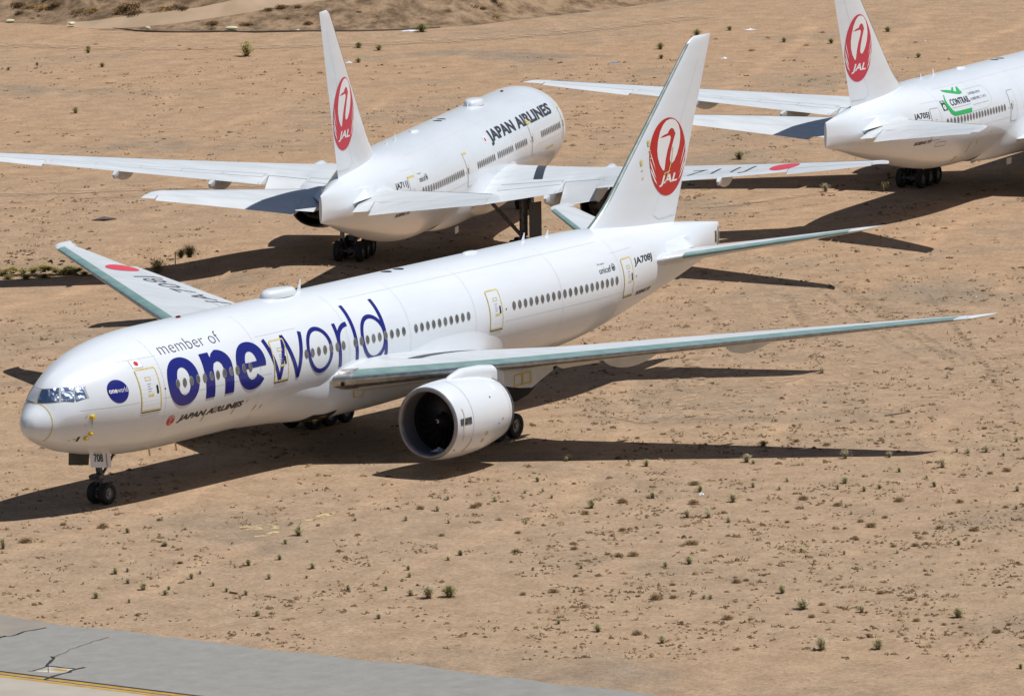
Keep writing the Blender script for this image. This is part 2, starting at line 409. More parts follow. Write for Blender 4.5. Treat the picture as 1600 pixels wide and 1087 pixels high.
    stab = Lift(S_LE, S_TE, lambda y: .86+1.3*(y-2.2)/8.5-(S_LE(y)-57.5)*tr, pchip([1.2, 2.2, 10, 10.72], [.11, .11, .09, .03]), lambda y: trim, 0)
    for sg in (-1, 1):
        b = MB(); ys = [1.2, 1.8, 2.2, 2.21, 2.65, 3.4, 4.5, 6, 7.5, 9, 10.0, 10.01, 10.2, 10.35, 10.5, 10.6, 10.68, 10.72]
        b.loft([mir(sg, stab.ring(y, .70 if 2.2 < y <= 10.0 else 1)) for y in ys], True, True, True)
        tp = b.build('tailplane', WING, rt, bx, sharp=40)
        b = MB(); rg = []; a = R(8)
        for i in range(6):
            y = 2.25+(9.95-2.25)*i/5; h = Vector(stab.pt(y, .70, True)); o = []
            for P in stab.ring(y, 1.0, .703):
                d = Vector(P)-h; o.append((h.x+d.x*cos(a)+d.z*sin(a), y, h.z-d.x*sin(a)+d.z*cos(a)))
            rg.append(mir(sg, o))
        b.loft(rg, True, True, True); b.build('elevator', WING, tp, bx, sharp=40)
        b = MB(); rg = []
        for i in range(11):
            y = 2.75+7.2*i/10; c = S_TE(y)-S_LE(y); r = [stab.pt(y, t*.34/c, True, .012) for t in (1, .6, .3, .08)]
            p = stab.pt(y, 0, True); r += [(p[0]-.012, p[1], p[2])]+[stab.pt(y, t*.05/c, False, .012) for t in (.3, 1)]; rg.append(mir(sg, r))
        b.loft(rg, False); b.build('leading_edge', TEAL, tp, bx, sharp=80)
        # plate that closes the slot where the tail plane swings
        def sk(x, z, o):
            q = fus_off(x, psi_of(x, z), o); return (q.x, q.y*(-sg), q.z)
        b = MB(); b.add([sk(55.1, 1.62, .0), sk(57.2, 1.58, .20), sk(57.35, 1.05, .5), sk(54.7, .95, .06), sk(58.5, 1.62, -.02), sk(58.9, .9, .02), sk(57.2, 1.74, -.02)], [(0, 1, 2, 3), (1, 4, 5, 2), (0, 6, 1), (6, 4, 1)]); b.build('root_seal', WHITE, tp, bx, smooth=False)
    # ---- fin
    b = MB(); zs = [1.9, 2.4, 2.9, 3.05, 3.2, 3.4, 3.6, 3.8, 4.0, 4.2, 4.4, 4.6, 5, 6, 7, 8, 9, 10, 11, 12, 12.3, 12.45, 12.53, 12.56]; rg = []
    for z in zs:
        k = 1 if z < 12.3 else max(.1, sqrt(max(0, 1-((z-12.3)/.27)**2)))
        a, c = F_LE(z), F_TE(z)
        if z > 12.2: a += .35*(z-12.2)/.36
        up_ = [(a+t*(c-a), (c-a)*.095*naca(t)*k, z) for t in TS]; rg.append(up_[::-1]+[(p[0], -p[1], p[2]) for p in up_[1:]])
    b.loft(rg, True, False, True); fin = b.build('fin', WHITE, rt, bx, sharp=40)
    b = MB(); rg = []
    for i in range(40):
        z = 3.0+9.2*i/39; a = F_LE(z); r = []
        for x in (.15, .09, .04, .012): r.append((a+x, fin_half(a+x, z)+.014, z))
        r.append((a-.012, 0, z)); r += [(p[0], -p[1], p[2]) for p in r[:4]][::-1]; rg.append(r)
    b.loft(rg, False); b.build('fin_leading_edge', FINLE if livery['teal'] else METAL, fin, bx, sharp=80)
    def on_fin(off):
        cx = 57.5
        return lambda u, v: (cx-ns*u if False else (cx+u if ns < 0 else cx-u), ns*(fin_half(cx+u if ns < 0 else cx-u, 6.12+v)+off), 6.12+v)
    fl = Flat(); RR = 2.12; fl.disc(0, 0, RR*.96, RR*1.03, 72); fl.lay('emblem', RED if livery['teal'] else REDF, fin, on_fin(.014), bx, .3)
    fl = Flat(); s = lambda P: [(x*RR*.96, y*RR*1.03) for x, y in P]
    fl.poly(s([(.08, .955), (-.1, .93), (-.27, .84), (-.43, .68), (-.55, .45), (-.60, .22), (-.57, .02), (-.47, -.16), (-.33, -.30), (-.24, -.345), (-.20, -.27), (-.15, -.06), (-.05, .17), (.08, .36), (.13, .47), (.10, .53), (-.02, .535), (-.22, .52), (-.46, .515), (-.25, .575), (-.04, .60), (.05, .68), (.17, .72), (.29, .68), (.39, .555), (.31, .43), (.21, .27), (.13, .08), (.09, -.07), (.12, -.16), (.22, -.19), (.34, -.14), (.5, .02), (.61, .2), (.67, .4), (.65, .6), (.56, .77), (.4, .89), (.22, .945)]))
    for pts in ([(-.985, .30), (-.90, .05), (-.80, -.12), (-.68, -.30), (-.80, -.06), (-.88, .1)], [(-1.0, .05), (-.93, -.16), (-.82, -.34), (-.66, -.5), (-.80, -.28), (-.90, -.1)], [(-.99, -.2), (-.9, -.36), (-.74, -.56), (-.6, -.66), (-.76, -.46), (-.9, -.27)]):
        fl.poly(s(pts)); fl.poly(s([(-x, y) for x, y in pts][::-1]))
    fl.text('JAL', -.47*RR, -.76*RR, .98*RR, .29*RR, .03, .25)
    fl.lay('emblem_lettering', WHITEMARK, fin, on_fin(.022), bx, .3)
    fl = Flat(); fl.stroke([(F_TE(2.9)-2.35+.30*i, 2.9+i*9.3/12*.999) for i in range(13)] if 0 else [(F_LE(z)+(F_TE(z)-F_LE(z))*.68, z) for z in [3.0+i*.7 for i in range(13)]], .03)
    fl.stroke([(55.9, 3.0), (56.5, 2.72), (58.4, 2.75)], .05)
    fl.lay('rudder_seam', SEAM, fin, lambda x, z: (x, ns*(fin_half(x, z)+.012), z), bx, .4)
    if livery['teal']:
        for k, (x, z) in enumerate(((54.55, 5.95), (55.35, 6.95))):
            for rc in ((x, z, x+.22, z+.3), (x+.05, z-.3, x+.25, z-.24), (x+.1, z-.75, x+.25, z-.68)):
                fl = Flat(); fl.rect(*rc); fl.lay('tape_patch', YEL, fin, lambda x, z: (x, ns*(fin_half(x, z)+.03), z), bx, 1)
        fl = Flat(); fl.stroke([(57.2, 4.7), (57.9, 5.9), (58.0, 6.6)], .1); fl.stroke([(57.0, 5.2), (57.7, 5.3)], .07); fl.lay('tape_patch', YEL, fin, lambda x, z: (x, ns*(fin_half(x, z)+.035), z), bx, 1)
    # ---- tail cone outlet
    if livery['teal']:
        fl = Flat(); fl.rect(62.2, .7, 62.4, 1.35); fl.lay('tail_outlet', GEARM, body, on_xz(ns, .015), bx)
        fl = Flat(); fl.rect(62.45, .62, 62.55, 1.35); fl.lay('tape_patch', YEL, body, on_xz(ns, .018), bx)
        fl = Flat(); fl.poly([(62.62, .55), (62.82, .5), (62.82, 1.65), (62.68, 1.45)]); fl.lay('tail_outlet_rim', GEARM, body, on_xz(ns, .015), bx)
    # ---- engines
    for sg in (-1, 1):
        c = (20.55, sg*9.6, -2.78)
        en = MB(); en.lathe_x(c, [(.10, 1.86), (.3, 1.915), (.7, 1.97), (1.4, 2.01), (2.2, 2.02), (3.2, 1.98), (4.0, 1.89), (4.7, 1.77), (5.35, 1.62), (5.36, 1.58), (4.6, 1.66), (3.4, 1.7), (2.2, 1.68)], 64)
        eng = en.build('engine', WHITE, rt, bx, sharp=50)
        b = MB(); b.lathe_x(c, [(.104, 1.862), (.03, 1.80), (0, 1.735), (.02, 1.68), (.09, 1.63), (.22, 1.60)], 64); b.build('inlet_lip', LIPM, eng, bx, sharp=80)
        b = MB(); b.lathe_x(c, [(.22, 1.60), (.5, 1.575), (.95, 1.578), (1.12, 1.585)], 64); b.build('inlet_duct', DUCT, eng, bx)
        b = MB(); b.lathe_x(c, [(1.12, 1.585), (1.5, 1.60), (2.2, 1.62)], 64); b.build('fan_case', DARKGAP, eng, bx)
        b = MB(); b.lathe_x(c, [(1.72, 1.61), (1.73, .3)], 48); b.build('fan_backing', DARKGAP, eng, bx)
        b = MB()
        for k in range(22):
            a0 = 2*pi*k/22; A = []; B_ = []
            for i in range(8):
                r = .42+1.15*i/7; sw = .22*(i/7)**1.5; tw = .9-.55*i/7; ch = .17+.05*i/7
                for lst, s_ in ((A, -1), (B_, 1)):
                    an = a0+sw+s_*ch*sin(tw)/max(r, .5); lst.append((c[0]+1.5+s_*ch*cos(tw)*.8, c[1]+r*cos(an), c[2]+r*sin(an)))
            b.loft([A, B_], False)
        b.build('fan', FANM, eng, bx)
        b = MB(); b.lathe_x(c, [(.82, .01), (.9, .09), (1.05, .2), (1.3, .35), (1.55, .45)], 24); sp = b.build('spinner', FANM, eng, bx)
        fl = Flat(); fl.stroke([(1.1+.10*i/10*2.2, -1.2+2.6*i/10) for i in range(11)], .09); fl.stroke([(.86+.05*i/10, 0+5.2*i/10) for i in range(11)], .06)
        def spn(u, v):
            r = max(.02, (u-.82)*1.0*(.45/.73)+.045); return (c[0]+u-.01, c[1]+r*cos(v), c[2]+r*sin(v))
        fl.lay('spinner_mark', WHITEMARK, eng, spn, bx, .3)
        # rear
        b = MB(); b.lathe_x(c, [(5.2, 1.5), (3.6, 1.62), (3.0, 1.62), (3.0, 1.05)], 48); b.build('nozzle_interior', DARKGAP, eng, bx)  # near-black colour paints in the shade on the inner wall
        b = MB(); b.lathe_x(c, [(3.0, 1.34), (4.2, 1.28), (4.9, 1.18), (4.95, 1.0), (4.4, .8), (4.4, .01)], 48); b.build('core_cowl', CORE, eng, bx, sharp=40)
        b = MB(); b.lathe_x(c, [(4.35, .3), (5.0, .26), (5.25, .14), (5.3, .01)], 20); b.build('exhaust_hub', RIM, eng, bx)
        b = MB(); b.lathe_x((c[0], c[1], c[2]), [(5.30, 1.645), (5.36, 1.66), (5.52, 1.60), (5.6, 1.5)], 48); b.build('nozzle_band', GEARM, eng, bx, sharp=60)
        def ney(x, a, off=.015):
            pr = pchip([.1, .3, .7, 1.4, 2.2, 3.2, 4, 4.7, 5.35], [1.86, 1.915, 1.97, 2.01, 2.02, 1.98, 1.89, 1.77, 1.62]); r = pr(x)+off
            return (c[0]+x, c[1]+sg*r*cos(a), c[2]+r*sin(a))
        if sg == ns and ns < 0:
            fl = Flat(); fl.rect(.28, .0, 1.15, .17); fl.lay('strake_patch', GEARM, eng, ney, bx)
            fl = Flat(); fl.stroke([(.55+.05*sin(9*t), .45-.9*t) for t in [i/14 for i in range(15)]], .05); fl.lay('tape_strip', PALEYEL, eng, lambda x, a: ney(x, a, .03), bx)
            fl = Flat(); fl.stroke([(1.35-.28*t*t, -.42-.42*t) for t in [i/8 for i in range(9)]], .03); fl.lay('red_hose_mark', RED, eng, ney, bx)
            for x, a in ((2.5, -.42), (2.35, -.62)):
                fl = Flat(); fl.frame(x, a, x+.22, a+.1, .03, .03); fl.lay('tape_patch', YEL, eng, ney, bx)
            for x in (1.3, 5.0):
                fl = Flat(); fl.rect(x, -1.3, x+.02, 1.45); fl.lay('panel_seam', GREYLINE, eng, ney, bx)
            for x, a in ((3.2, .55), (4.1, -.1), (3.7, -.2), (.35, -.75)):
                fl = Flat(); fl.disc(x, a, .05, .025, 10); fl.lay('rivet_spot', BLACK, eng, ney, bx)
        # pylon
        y0 = c[1]; b = MB(); rg = []
        prof = [(21.9, -.95, -1.2, .12), (22.6, -.60, -1.3, .24), (23.6, -.36, -1.4, .32), (25.2, -.42, -1.5, .36), (26.3, -.55, -1.7, .36), (27.0, -.75, -1.75, .36), (28.4, -.95, -2.05, .34), (29.6, -.95, -2.2, .32), (30.6, -1.05, -1.9, .25), (31.8, -1.1, -1.6, .16), (32.8, -1.15, -1.3, .05)]
        for x, zt, zb, hw in prof:
            rg.append([(x, y0+hw*a, (zt if v > 0 else zb)+v*.0) for a, v in ((-1, -1), (-1, .2), (-.75, 1), (.75, 1), (1, .2), (1, -1))])
            rg[-1] = [(x, y0-hw, zb)]+[(x, y0-hw*cos(a), zt-.34+.34*sin(a)) for a in [pi*j/8 for j in range(9)]]+[(x, y0+hw, zb)]
        b.loft(rg[:6], True, True, True); py = b.build('pylon', WHITE, rt, bx, sharp=50)
        b = MB(); b.loft(rg[5:], True, True, True); b.v = [(p[0]+.006, y0+(p[1]-y0)*.97, p[2]) for p in b.v]; b.build('aft_pylon_fairing', WING, py, bx, sharp=30)
        b = MB(); b.loft([[(x, y0-.3, z1), (x, y0+.3, z1), (x, y0+.2, z2), (x, y0-.2, z2)] for x, z1, z2 in ((27.2, -1.80, -2.35), (28.3, -2.1, -2.75), (29.4, -2.2, -2.55), (29.9, -2.15, -2.3))], True, True, True); b.build('heat_shield', DARKGAP, py, bx)
        fl = Flat(); fl.frame(27.9, -1.93, 28.7, -1.32, .06, .04); fl.frame(28.7, -1.93, 29.5, -1.32, .06, .04)
        fl.lay('tape_outline', YELP, py, lambda x, z: (x, y0-.375, z), bx, 1)
    # ---- landing gear (built on the ground)
    def wheel(c, r, wd, parent):
        b = MB(); h = wd/2
        b.lathe_y(c, [(-h*.72, r*.55), (-h*.95, r*.62), (-h, r*.8), (-h*.82, r*.95), (-h*.4, r), (h*.4, r), (h*.82, r*.95), (h, r*.8), (h*.95, r*.62), (h*.72, r*.55)], 28, 0)
        for s_ in (-1, 1):
            b.lathe_y(c, [(s_*h*.72, r*.56), (s_*h*.78, r*.50), (s_*h*.5, r*.45), (s_*h*.45, r*.25), (s_*h*.8, r*.2), (s_*h*.85, .005)], 28, 1)
        return b.build('wheel', [TYRE, RIM], parent, gear_xf, sharp=40)
    b = MB(); zt = fB(5.9)+5.321+.5
    b.tube((5.9, 0, .5), (5.9, 0, 1.7), .11); b.tube((5.8, 0, 1.5), (5.55, 0, zt), .17); b.tube((5.9, -.42, .54), (5.9, .42, .54), .09)
    b.tube((5.75, .16, .95), (5.5, .16, 1.5), .05); b.tube((5.95, -.1, 1.55), (7.2, -.1, zt-.2), .07); b.box((5.5, -.1, 1.45), (.18, .3, .1)); b.box((5.6, 0, 1.25), (.1, .42, .05)); b.tube((5.35, -.28, 1.42), (5.35, .28, 1.42), .09)
    b.tube((6.05, .2, 1.9), (6.3, .1, 1.1), .03)
    ng = b.build('nose_gear', GEARM, rt, gear_xf)
    for s_ in (-1, 1): wheel((5.9, s_*.36, .54), .545, .42, ng)
    for s_ in (-1, 1):
        b = MB(); x0, x1 = 4.2, 5.85
        b.add([(x0, s_*.66, 2.95), (x1, s_*.66, 2.75), (x1-.03, s_*.74, 1.90), (x0+.05, s_*.74, 2.12), (x0, s_*.62, 2.95), (x1, s_*.62, 2.75), (x1-.03, s_*.70, 1.90), (x0+.05, s_*.70, 2.12)], [(0, 1, 2, 3), (4, 7, 6, 5), (0, 4, 5, 1), (1, 5, 6, 2), (2, 6, 7, 3), (3, 7, 4, 0)])
        d = b.build('gear_door', WHITE if s_ < 0 else DOORSHADE, ng, gear_xf, smooth=False)  # starboard door coloured dark for the shadow on its inner face
        if s_ < 0 and ns < 0:
            fl = Flat(); fl.text('708', .27, .22, .72, .40, .012); fl.lay('door_number', BLACK, ng, lambda u, v: (x0+u, -.675-.09*(1-v/.85), 2.12+v-.13*u+.06), gear_xf, 1)
            fl = Flat(); fl.rect(1.25, 0, 1.30, .78); fl.lay('door_stripe', RED, ng, lambda u, v: (x0+u, -.68-.09*(1-v/.85), 2.14+v-.13*u), gear_xf, 1)
    for sg in (-1, 1):
        Y = sg*5.5; b = MB(); X = 31.8; zt = 5.321+.35-1.6
        b.tube((X, Y, .7), (X, Y, 2.2), .18); b.tube((X, Y, 1.6), (X-.1, Y, zt+.3), .27); b.tube((X-1.5, Y, .66), (X+1.5, Y, .66), .17)
        for i in (-1, 0, 1): b.tube((X+i*1.47, Y-.85, .66), (X+i*1.47, Y+.85, .66), .1)
        b.tube((X+.15, Y, 1.5), (X+.6, Y-sg*2.3, zt+.1), .12); b.tube((X-.1, Y, 1.7), (X-2.6, Y-sg*.6, zt+.2), .12); b.tube((X+.4, Y-sg*.2, .9), (X+.3, Y-sg*.1, 2.0), .07)
        b.tube((X+.25, Y+.2, .9), (X+.55, Y+.2, 1.5), .05); b.tube((X+.55, Y+.2, 1.5), (X+.2, Y+.2, 2.1), .05); b.box((X+.1, Y, 1.35), (.3, .3, .12))
        mg = b.build('main_gear', GEARM, rt, gear_xf)
        for i in (-1, 0, 1):
            for s_ in (-1, 1): wheel((X+i*1.47, Y+s_*.70, .66), .66, .48, mg)
        b = MB(); b.box((0, 0, 0), (.62, .035, 1.32), 0, Matrix.Translation((X+.05, Y+sg*.78, 2.42)) @ Matrix.Rotation(-sg*R(24), 4, 'Z')); b.build('gear_door', DOORSHADE, mg, gear_xf, smooth=False)  # dark colour stands in for the shade on this door
        b = MB(); b.box((X+.6, sg*1.3, 2.0), (.45, .02, .22)); b.build('inner_gear_door', WHITE, mg, gear_xf, smooth=False)
    # ---- crown fittings
    def blob(nm, x, Lx, wy, h, m, sq=1.0):
        b = MB(); rg = []
        for i in range(9):
            a = pi/2*i/8; k = cos(a)**sq; rg.append([(x+Lx/2*k*cos(t), wy/2*k*sin(t), 3.07+h*sin(a)) for t in [2*pi*j/28 for j in range(28)]])
        b.loft(rg, True, False, True); return b.build(nm, m, rt, bx, sharp=60)
    blob('antenna_dome', 21.0, 2.7, 1.25, .42, WHITE, .3)
    blob('antenna_fairing', 38.3, 1.35, .6, .15, WHITE, .6)
    for x, h in ((22.75, .62), (43.3, .48), (45.6, .36)):
        b = MB(); b.loft([[(x-.16, 0, 3.05), (x, .025, 3.05), (x+.2, 0, 3.05), (x, -.025, 3.05)], [(x+.16, 0, 3.08+h), (x+.2, .012, 3.08+h), (x+.25, 0, 3.08+h), (x+.2, -.012, 3.08+h)]], True, True, True); b.build('blade_antenna', WHITE, rt, bx)
    for x in (30.6, 31.7):
        fl = Flat(); fl.disc(x, 0, .28, .1, 16); fl.lay('crown_vent', BLACK, body, lambda u, v: tuple(fus_off(u, pi/2+v, .012)), bx)
    b = MB(); b.lathe_x((12.5, 0, 3.1), [(-.16, .01), (-.1, .1), (.1, .1), (.16, .01)], 12); b.build('beacon', REDSM, rt, bx)
    # ---- cabin windows of the side in view
    for x0, x1, n in ((8.42, 14.42, 12), (19.22, 22.46, 7), (23.5, 27.82, 9), (28.93, 33.74, 10), (38.0, 48.25, 20)):
        for k in range(n):
            x = x0+(x1-x0)*k/(n-1); b = MB()
            def e(r1, r2, off): return [(lambda q: (q.x, q.y*(-ns), q.z))(fus_off(x+r1*cos(a), psi_of(x+r1*cos(a), .52+r2*sin(a)), off)) for a in [2*pi*j/16 for j in range(16)]]
            b.loft([e(.158, .232, .022), e(.138, .212, .032)], True, mi=0); b.loft([e(.138, .212, .032), e(.13, .204, .026)], True, mi=0); b.add(e(.13, .204, .027), [tuple(range(16))], 1)
            b.build('cabin_window', [FRAMEG, PANE], rt, bx, smooth=False)
    # ---- doors
    tape = YEL if livery['doors'] == 'yellow' else (PALEYEL if livery['doors'] == 'pale' else GREYLINE)
    tw = .075 if livery['doors'] == 'yellow' else .035
    for x0, x1 in ((5.72, 7.1), (16.42, 17.6), (35.72, 36.88), (49.12, 50.32)):
        fl = Flat(); fl.rrect(x0, -.5, x1, 1.5); d = fl.lay('door', WHITE, rt, on_xz(ns, .016), bx)
        fl = Flat(); fl.frame(x0-.03, -.55, x1+.03, 1.55, tw, .14); fl.lay('door_outline', tape, d, on_xz(ns, .024), bx)
        if livery['doors'] == 'yellow':
            fl = Flat(); fl.frame(x0+.45, .95, x0+.85, 1.13, .035, .03); fl.rect(x0+.48, .18, x0+.86, .3); fl.lay('door_tape', YEL, d, on_xz(ns, .024), bx)
            fl = Flat(); fl.rect(x0, -.60, x1, -.55); fl.lay('door_sill', BLACK, d, on_xz(ns, .028), bx)
        if livery['doors'] == 'pale':
            fl = Flat(); fl.rect(x0, 1.46, x1, 1.58); fl.lay('door_tape', YEL, d, on_xz(ns, .026), bx)
        fl = Flat(); fl.rrect(x1-.28 if ns < 0 else x1-.3, .26, x1-.14, .68, .05); fl.lay('door_handle', BLACK, d, on_xz(ns, .026), bx)
        fl = Flat()
        for j in range(4): fl.rect(x0+.5, .42+.12*j, x0+.5+.22+.05*(j % 2), .455+.12*j)
        fl.lay('door_stencil', GREYLINE, d, on_xz(ns, .025), bx)
        fl = Flat(); fl.disc(x1+.35, .42, .05, .05, 10); fl.lay('pressure_port', BLACK, body, on_xz(ns, .014), bx)
    # ---- long lap joints on the skin
    fl = Flat()
    for z, xa, xb in ((-.02, 2.2, 5.6), (-.02, 7.3, 16.2), (-.2, 37.1, 49.0), (-.2, 50.7, 53.5), (1.95, 48.4, 51.0), (2.0, 4.6, 7.6), (1.85, 15.6, 19), (2.6, 24, 48)):
        n = int((xb-xa)/.5)+2; fl.stroke([(xa+(xb-xa)*i/n, z) for i in range(n+1)], .02)
    for x in (7.45, 15.25, 22.95, 28.4, 34.4, 42.6, 48.8):
        zs_ = [-2.2+5.25*i/26 for i in range(27)]; fl.stroke([(x, z) for z in zs_ if z < fT(x)-.03], .018)
    fl.lay('skin_seam', SEAM, body, on_xz(ns, .011), bx, 5)
    # ---- flight-deck windows
    def skin_x(y, z):
        lo, hi = 0.0, 5.0
        for _ in range(30):
            x = (lo+hi)/2; t, b_, wd, e = fT(x), fB(x), fW(x), fE(x); zm, hh = (t+b_)/2, (t-b_)/2; ee = e if z > zm else 2
            if abs(y/wd)**ee+abs((z-zm)/hh)**ee < 1: hi = x
            else: lo = x
        return hi
    def quad(nm, P, m, off, par, side=-1):
        b = MB(); n = 8; rg = []; C4 = [fus(x, R(p)) for x, p in P]
        for i in range(n+1):
            u = i/n; r = []
            for j in range(n+1):
                v = j/n; q = (C4[0].lerp(C4[1], u)).lerp(C4[3].lerp(C4[2], u), v); x = skin_x(q.y, q.z); psi = psi_of(x, q.z)
                q2 = fus_off(x, psi, off); r.append((q2.x, q2.y*(1 if side < 0 else -1), q2.z))
            rg.append(r)
        b.loft(rg, False); return b.build(nm, m, par, bx)
    for side in (-1, 1):
        quad('windscreen_frame', [(1.36, 89.5), (1.86, 53.5), (1.44, 36.5), (.88, 89.5)], GREYLINE, .008, rt, side)
        quad('side_window_frame', [(1.82, 55), (2.86, 38.5), (2.80, 22.4), (1.44, 36.5)], GREYLINE, .009, rt, side)
        for P in ([(1.32, 86.5), (1.79, 55.8), (1.43, 39), (.93, 87)], [(1.89, 53.3), (2.34, 45.2), (2.06, 25.8), (1.54, 36.9)], [(2.43, 43.9), (2.74, 39.6), (2.69, 24.2), (2.14, 25.2)]):
            quad('cockpit_window', P, FOIL if side < 0 or P[0][0] > 1.5 else FRAMEP, .03, rt, side)
    # ---- livery
    livery['paint'](rt, body, fair, bx, ns)
    return rt

def reg_and_small(rt, body, bx, ns, reg):
    x0 = 50.62 if ns < 0 else 52.5
    fl = Flat(); fl.text(reg, 0, 0, 2.4 if ns < 0 else 2.0, .48, .022, .06); fl.lay('registration_lettering', BLACK, body, on_fus(x0, .93, ns), bx)
    fl = Flat(); fl.text('BOEING 777', 0, 0, 2.2, .24, .05, .35); fl.lay('maker_lettering', DKTXT, body, on_fus(50.9 if ns < 0 else 52.3, -.70, ns), bx)
def unicef(body, bx, ns, x0):
    fl = Flat(); fl.text('unicef', 0, 0, 1.25, .36, .002); fl.text('We support', .0, .46, .75, .14, -.004)
    fl.ring(1.52, .2, .2, .2, .165, .165); fl.disc(1.50, .18, .085); fl.rect(1.42, .02, 1.62, .07); fl.stroke([(1.36, .1), (1.52, .3), (1.66, .12)], .035)
    fl.lay('charity_lettering', DKTXT, body, on_fus(x0, 1.06, ns), bx)

# ---- the near aircraft
def paint_near(rt, body, fair, bx, ns):
    H = 2.3
    fl = Flat()
    # heavy first word
    fl.ring(8.93, H/2, 1.22, 1.24, .50, .70, n=64, e=2.15)
    fl.rect(10.66, 0, 11.40, H)
    A = [(12.99, 0), (12.99, 1.45)]+[(12.99-1.05+1.05*cos(R(a)), 1.45+.9*sin(R(a))) for a in range(10, 91, 10)]+[(11.6, 2.2), (11.40, 2.0)]
    B_ = [(12.24, 0), (12.24, 1.30)]+[(12.24-.42+.42*cos(R(a)), 1.30+.45*sin(R(a))) for a in range(10, 91, 10)]+[(11.55, 1.68), (11.40, 1.42)]
    fl.band(A, B_)
    fl.ring(14.54, H/2, 1.22, 1.24, .50, .72, 0, 322, n=64, e=2.15); fl.rect(14.02, H/2-.14, 15.74, H/2+.16)
    # thin second word
    fl.stroke([(16.02, H), (16.86, 0)], .27); fl.stroke([(16.80, 0), (17.62, H)], .27); fl.stroke([(17.58, H), (18.42, 0)], .27); fl.stroke([(18.38, 0), (19.16, H)], .27)
    fl.ring(20.42, H/2, 1.10, 1.22, .86, .99, n=56)
    fl.rect(21.98, 0, 22.24, H); fl.stroke([(22.12, 1.1)]+[(22.12+1.02*(1-cos(R(a))), 1.25+.88*sin(R(a))) for a in range(8, 93, 7)], .25)
    fl.rect(23.46, 0, 23.72, 3.22)
    fl.ring(25.16, H/2, 1.10, 1.22, .86, .99, n=56); fl.rect(26.04, 0, 26.30, 3.22)
    fl.lay('alliance_lettering', BLUE, body, on_fus(0, -.55, -1, .0195), bx)
    fl = Flat(); fl.text('member of', 0, 0, 4.95, .72, -.014, 0, 1.05); fl.lay('caption_lettering', NAVYTHIN, body, on_fus(8.02, 1.98, -1), bx)
    fl = Flat(); fl.disc(0, 0, .60); fl.lay('alliance_disc', BLUE, body, on_fus(4.36, .69, -1, .012), bx)
    fl = Flat(); fl.text('one', -.52, -.08, .46, .19, .03); fl.text('world', -.04, -.08, .58, .26, -.004); fl.lay('disc_lettering', WHITEMARK, body, on_fus(4.36, .69, -1, .02), bx)
    fl = Flat(); fl.rect(0, 0, .66, .46); fl.frame(-.02, -.02, .68, .48, .02, .02); fl.lay('flag_field', WHITEMARK, body, on_fus(5.75, 1.62, -1), bx)
    fl = Flat(); fl.frame(-.015, -.015, .675, .475, .012, .01); fl.lay('flag_edge', GREYLINE, body, on_fus(5.75, 1.62, -1, .016), bx)
    fl = Flat(); fl.disc(.33, .23, .13); fl.lay('flag_disc', RED, body, on_fus(5.75, 1.62, -1, .02), bx)
    fl = Flat(); fl.text('JAPAN AIRLINES', 0, 0, 5.45, .43, .05, .3, 1.02); fl.lay('airline_lettering', BLACK, body, on_fus(8.62, -1.52, -1), bx)
    fl = Flat(); fl.disc(0, 0, .29); fl.lay('small_emblem', RED, body, on_fus(8.08, -1.30, -1), bx)
    fl = Flat(); fl.ring(0, .03, .21, .22, .17, .18, 20, 160, 16); fl.stroke([(-.1, -.05), (.0, .02), (.05, .1), (-.08, .12)], .035); fl.text('JAL', -.13, -.21, .27, .075, .03, .2); fl.lay('small_emblem_mark', WHITEMARK, body, on_fus(8.08, -1.30, -1, .02), bx)
    reg_and_small(rt, body, bx, ns, 'JA708J'); unicef(body, bx, ns, 46.62)
    # probe covers, radome seam and tapes
    for x, p, r in ((2.78, -6, .13), (2.88, -30, .10), (2.73, -37.5, .10)):
        q = fus_off(x, R(p), .05); b = MB(); b.lathe_y((q.x, q.y, q.z), [(-.12, .01), (-.1, r*.8), (0, r), (.1, r*.9), (.14, .01)], 12); b.build('probe_cover', YELP, rt, bx)
    q = fus_off(2.78, R(-8), .03); b = MB(); b.box((q.x+.0, q.y, q.z-.28), (.02, .015, .22)); b.build('probe_ribbon', GREYLINE, rt, bx)
    fl = Flat(); fl.stroke([(.91, 107), (.92, 90), (.91, 70), (.87, 46), (.82, 21), (.75, -9), (.75, -57)], .0)
    b = MB(); A = []; B_ = []
    for i in range(41):
        p = R(104-165*i/40); x = .83+.09*math.cos(p-R(80)); A.append(fus_off(x-.022, p, .012)); B_.append(fus_off(x+.022, p, .012))
    b.loft([A, B_], False); b.build('radome_tape', YEL, rt, bx)
    for x, z, wd, h in ((2.45, -.35, .1, .06), (2.45, -.85, .08, .06), (1.9, -1.55, .1, .05), (2.1, -1.5, .18, .05)):
        fl = Flat(); fl.rect(x, z, x+wd, z+h); fl.lay('tape_patch', YEL, body, on_xz(-1, .014), bx)
    fl = Flat(); fl.rect(2.3, -1.60, 2.42, -1.36); fl.lay('static_port', BLACK, body, on_xz(-1, .016), bx)
    for x, z, wd, h in ((10.75, -1.75, .1, .38), (13.3, -1.75, .08, .28), (14.25, -1.3, .1, .14), (15.2, -1.85, .1, .26), (15.75, -1.83, .06, .2), (43.0, -2.5, .4, .16)):
        fl = Flat(); fl.poly([(x, z), (x+.08, z), (x+wd+.12, z+h), (x+wd+.02, z+h)]); fl.lay('tape_patch', YEL, body, on_xz(-1, .02), bx)
    fl = Flat(); fl.disc(11.7, -1.25, .18, .14, 12); fl.lay('scuff_mark', GREYLINE, body, on_xz(-1, .022), bx)
    for x, z in ((8.05, -2.75), (10.6, -2.9)):
        q = fus_off(x, psi_of(x, z), .0); b = MB(); b.tube((q.x, q.y, q.z+.05), (q.x+.1, q.y, q.z-.45), .045); b.build('drain_mast', YEL, rt, bx)
    onf = lambda x, t, off=.045: fair_pt(x, t/10, off)
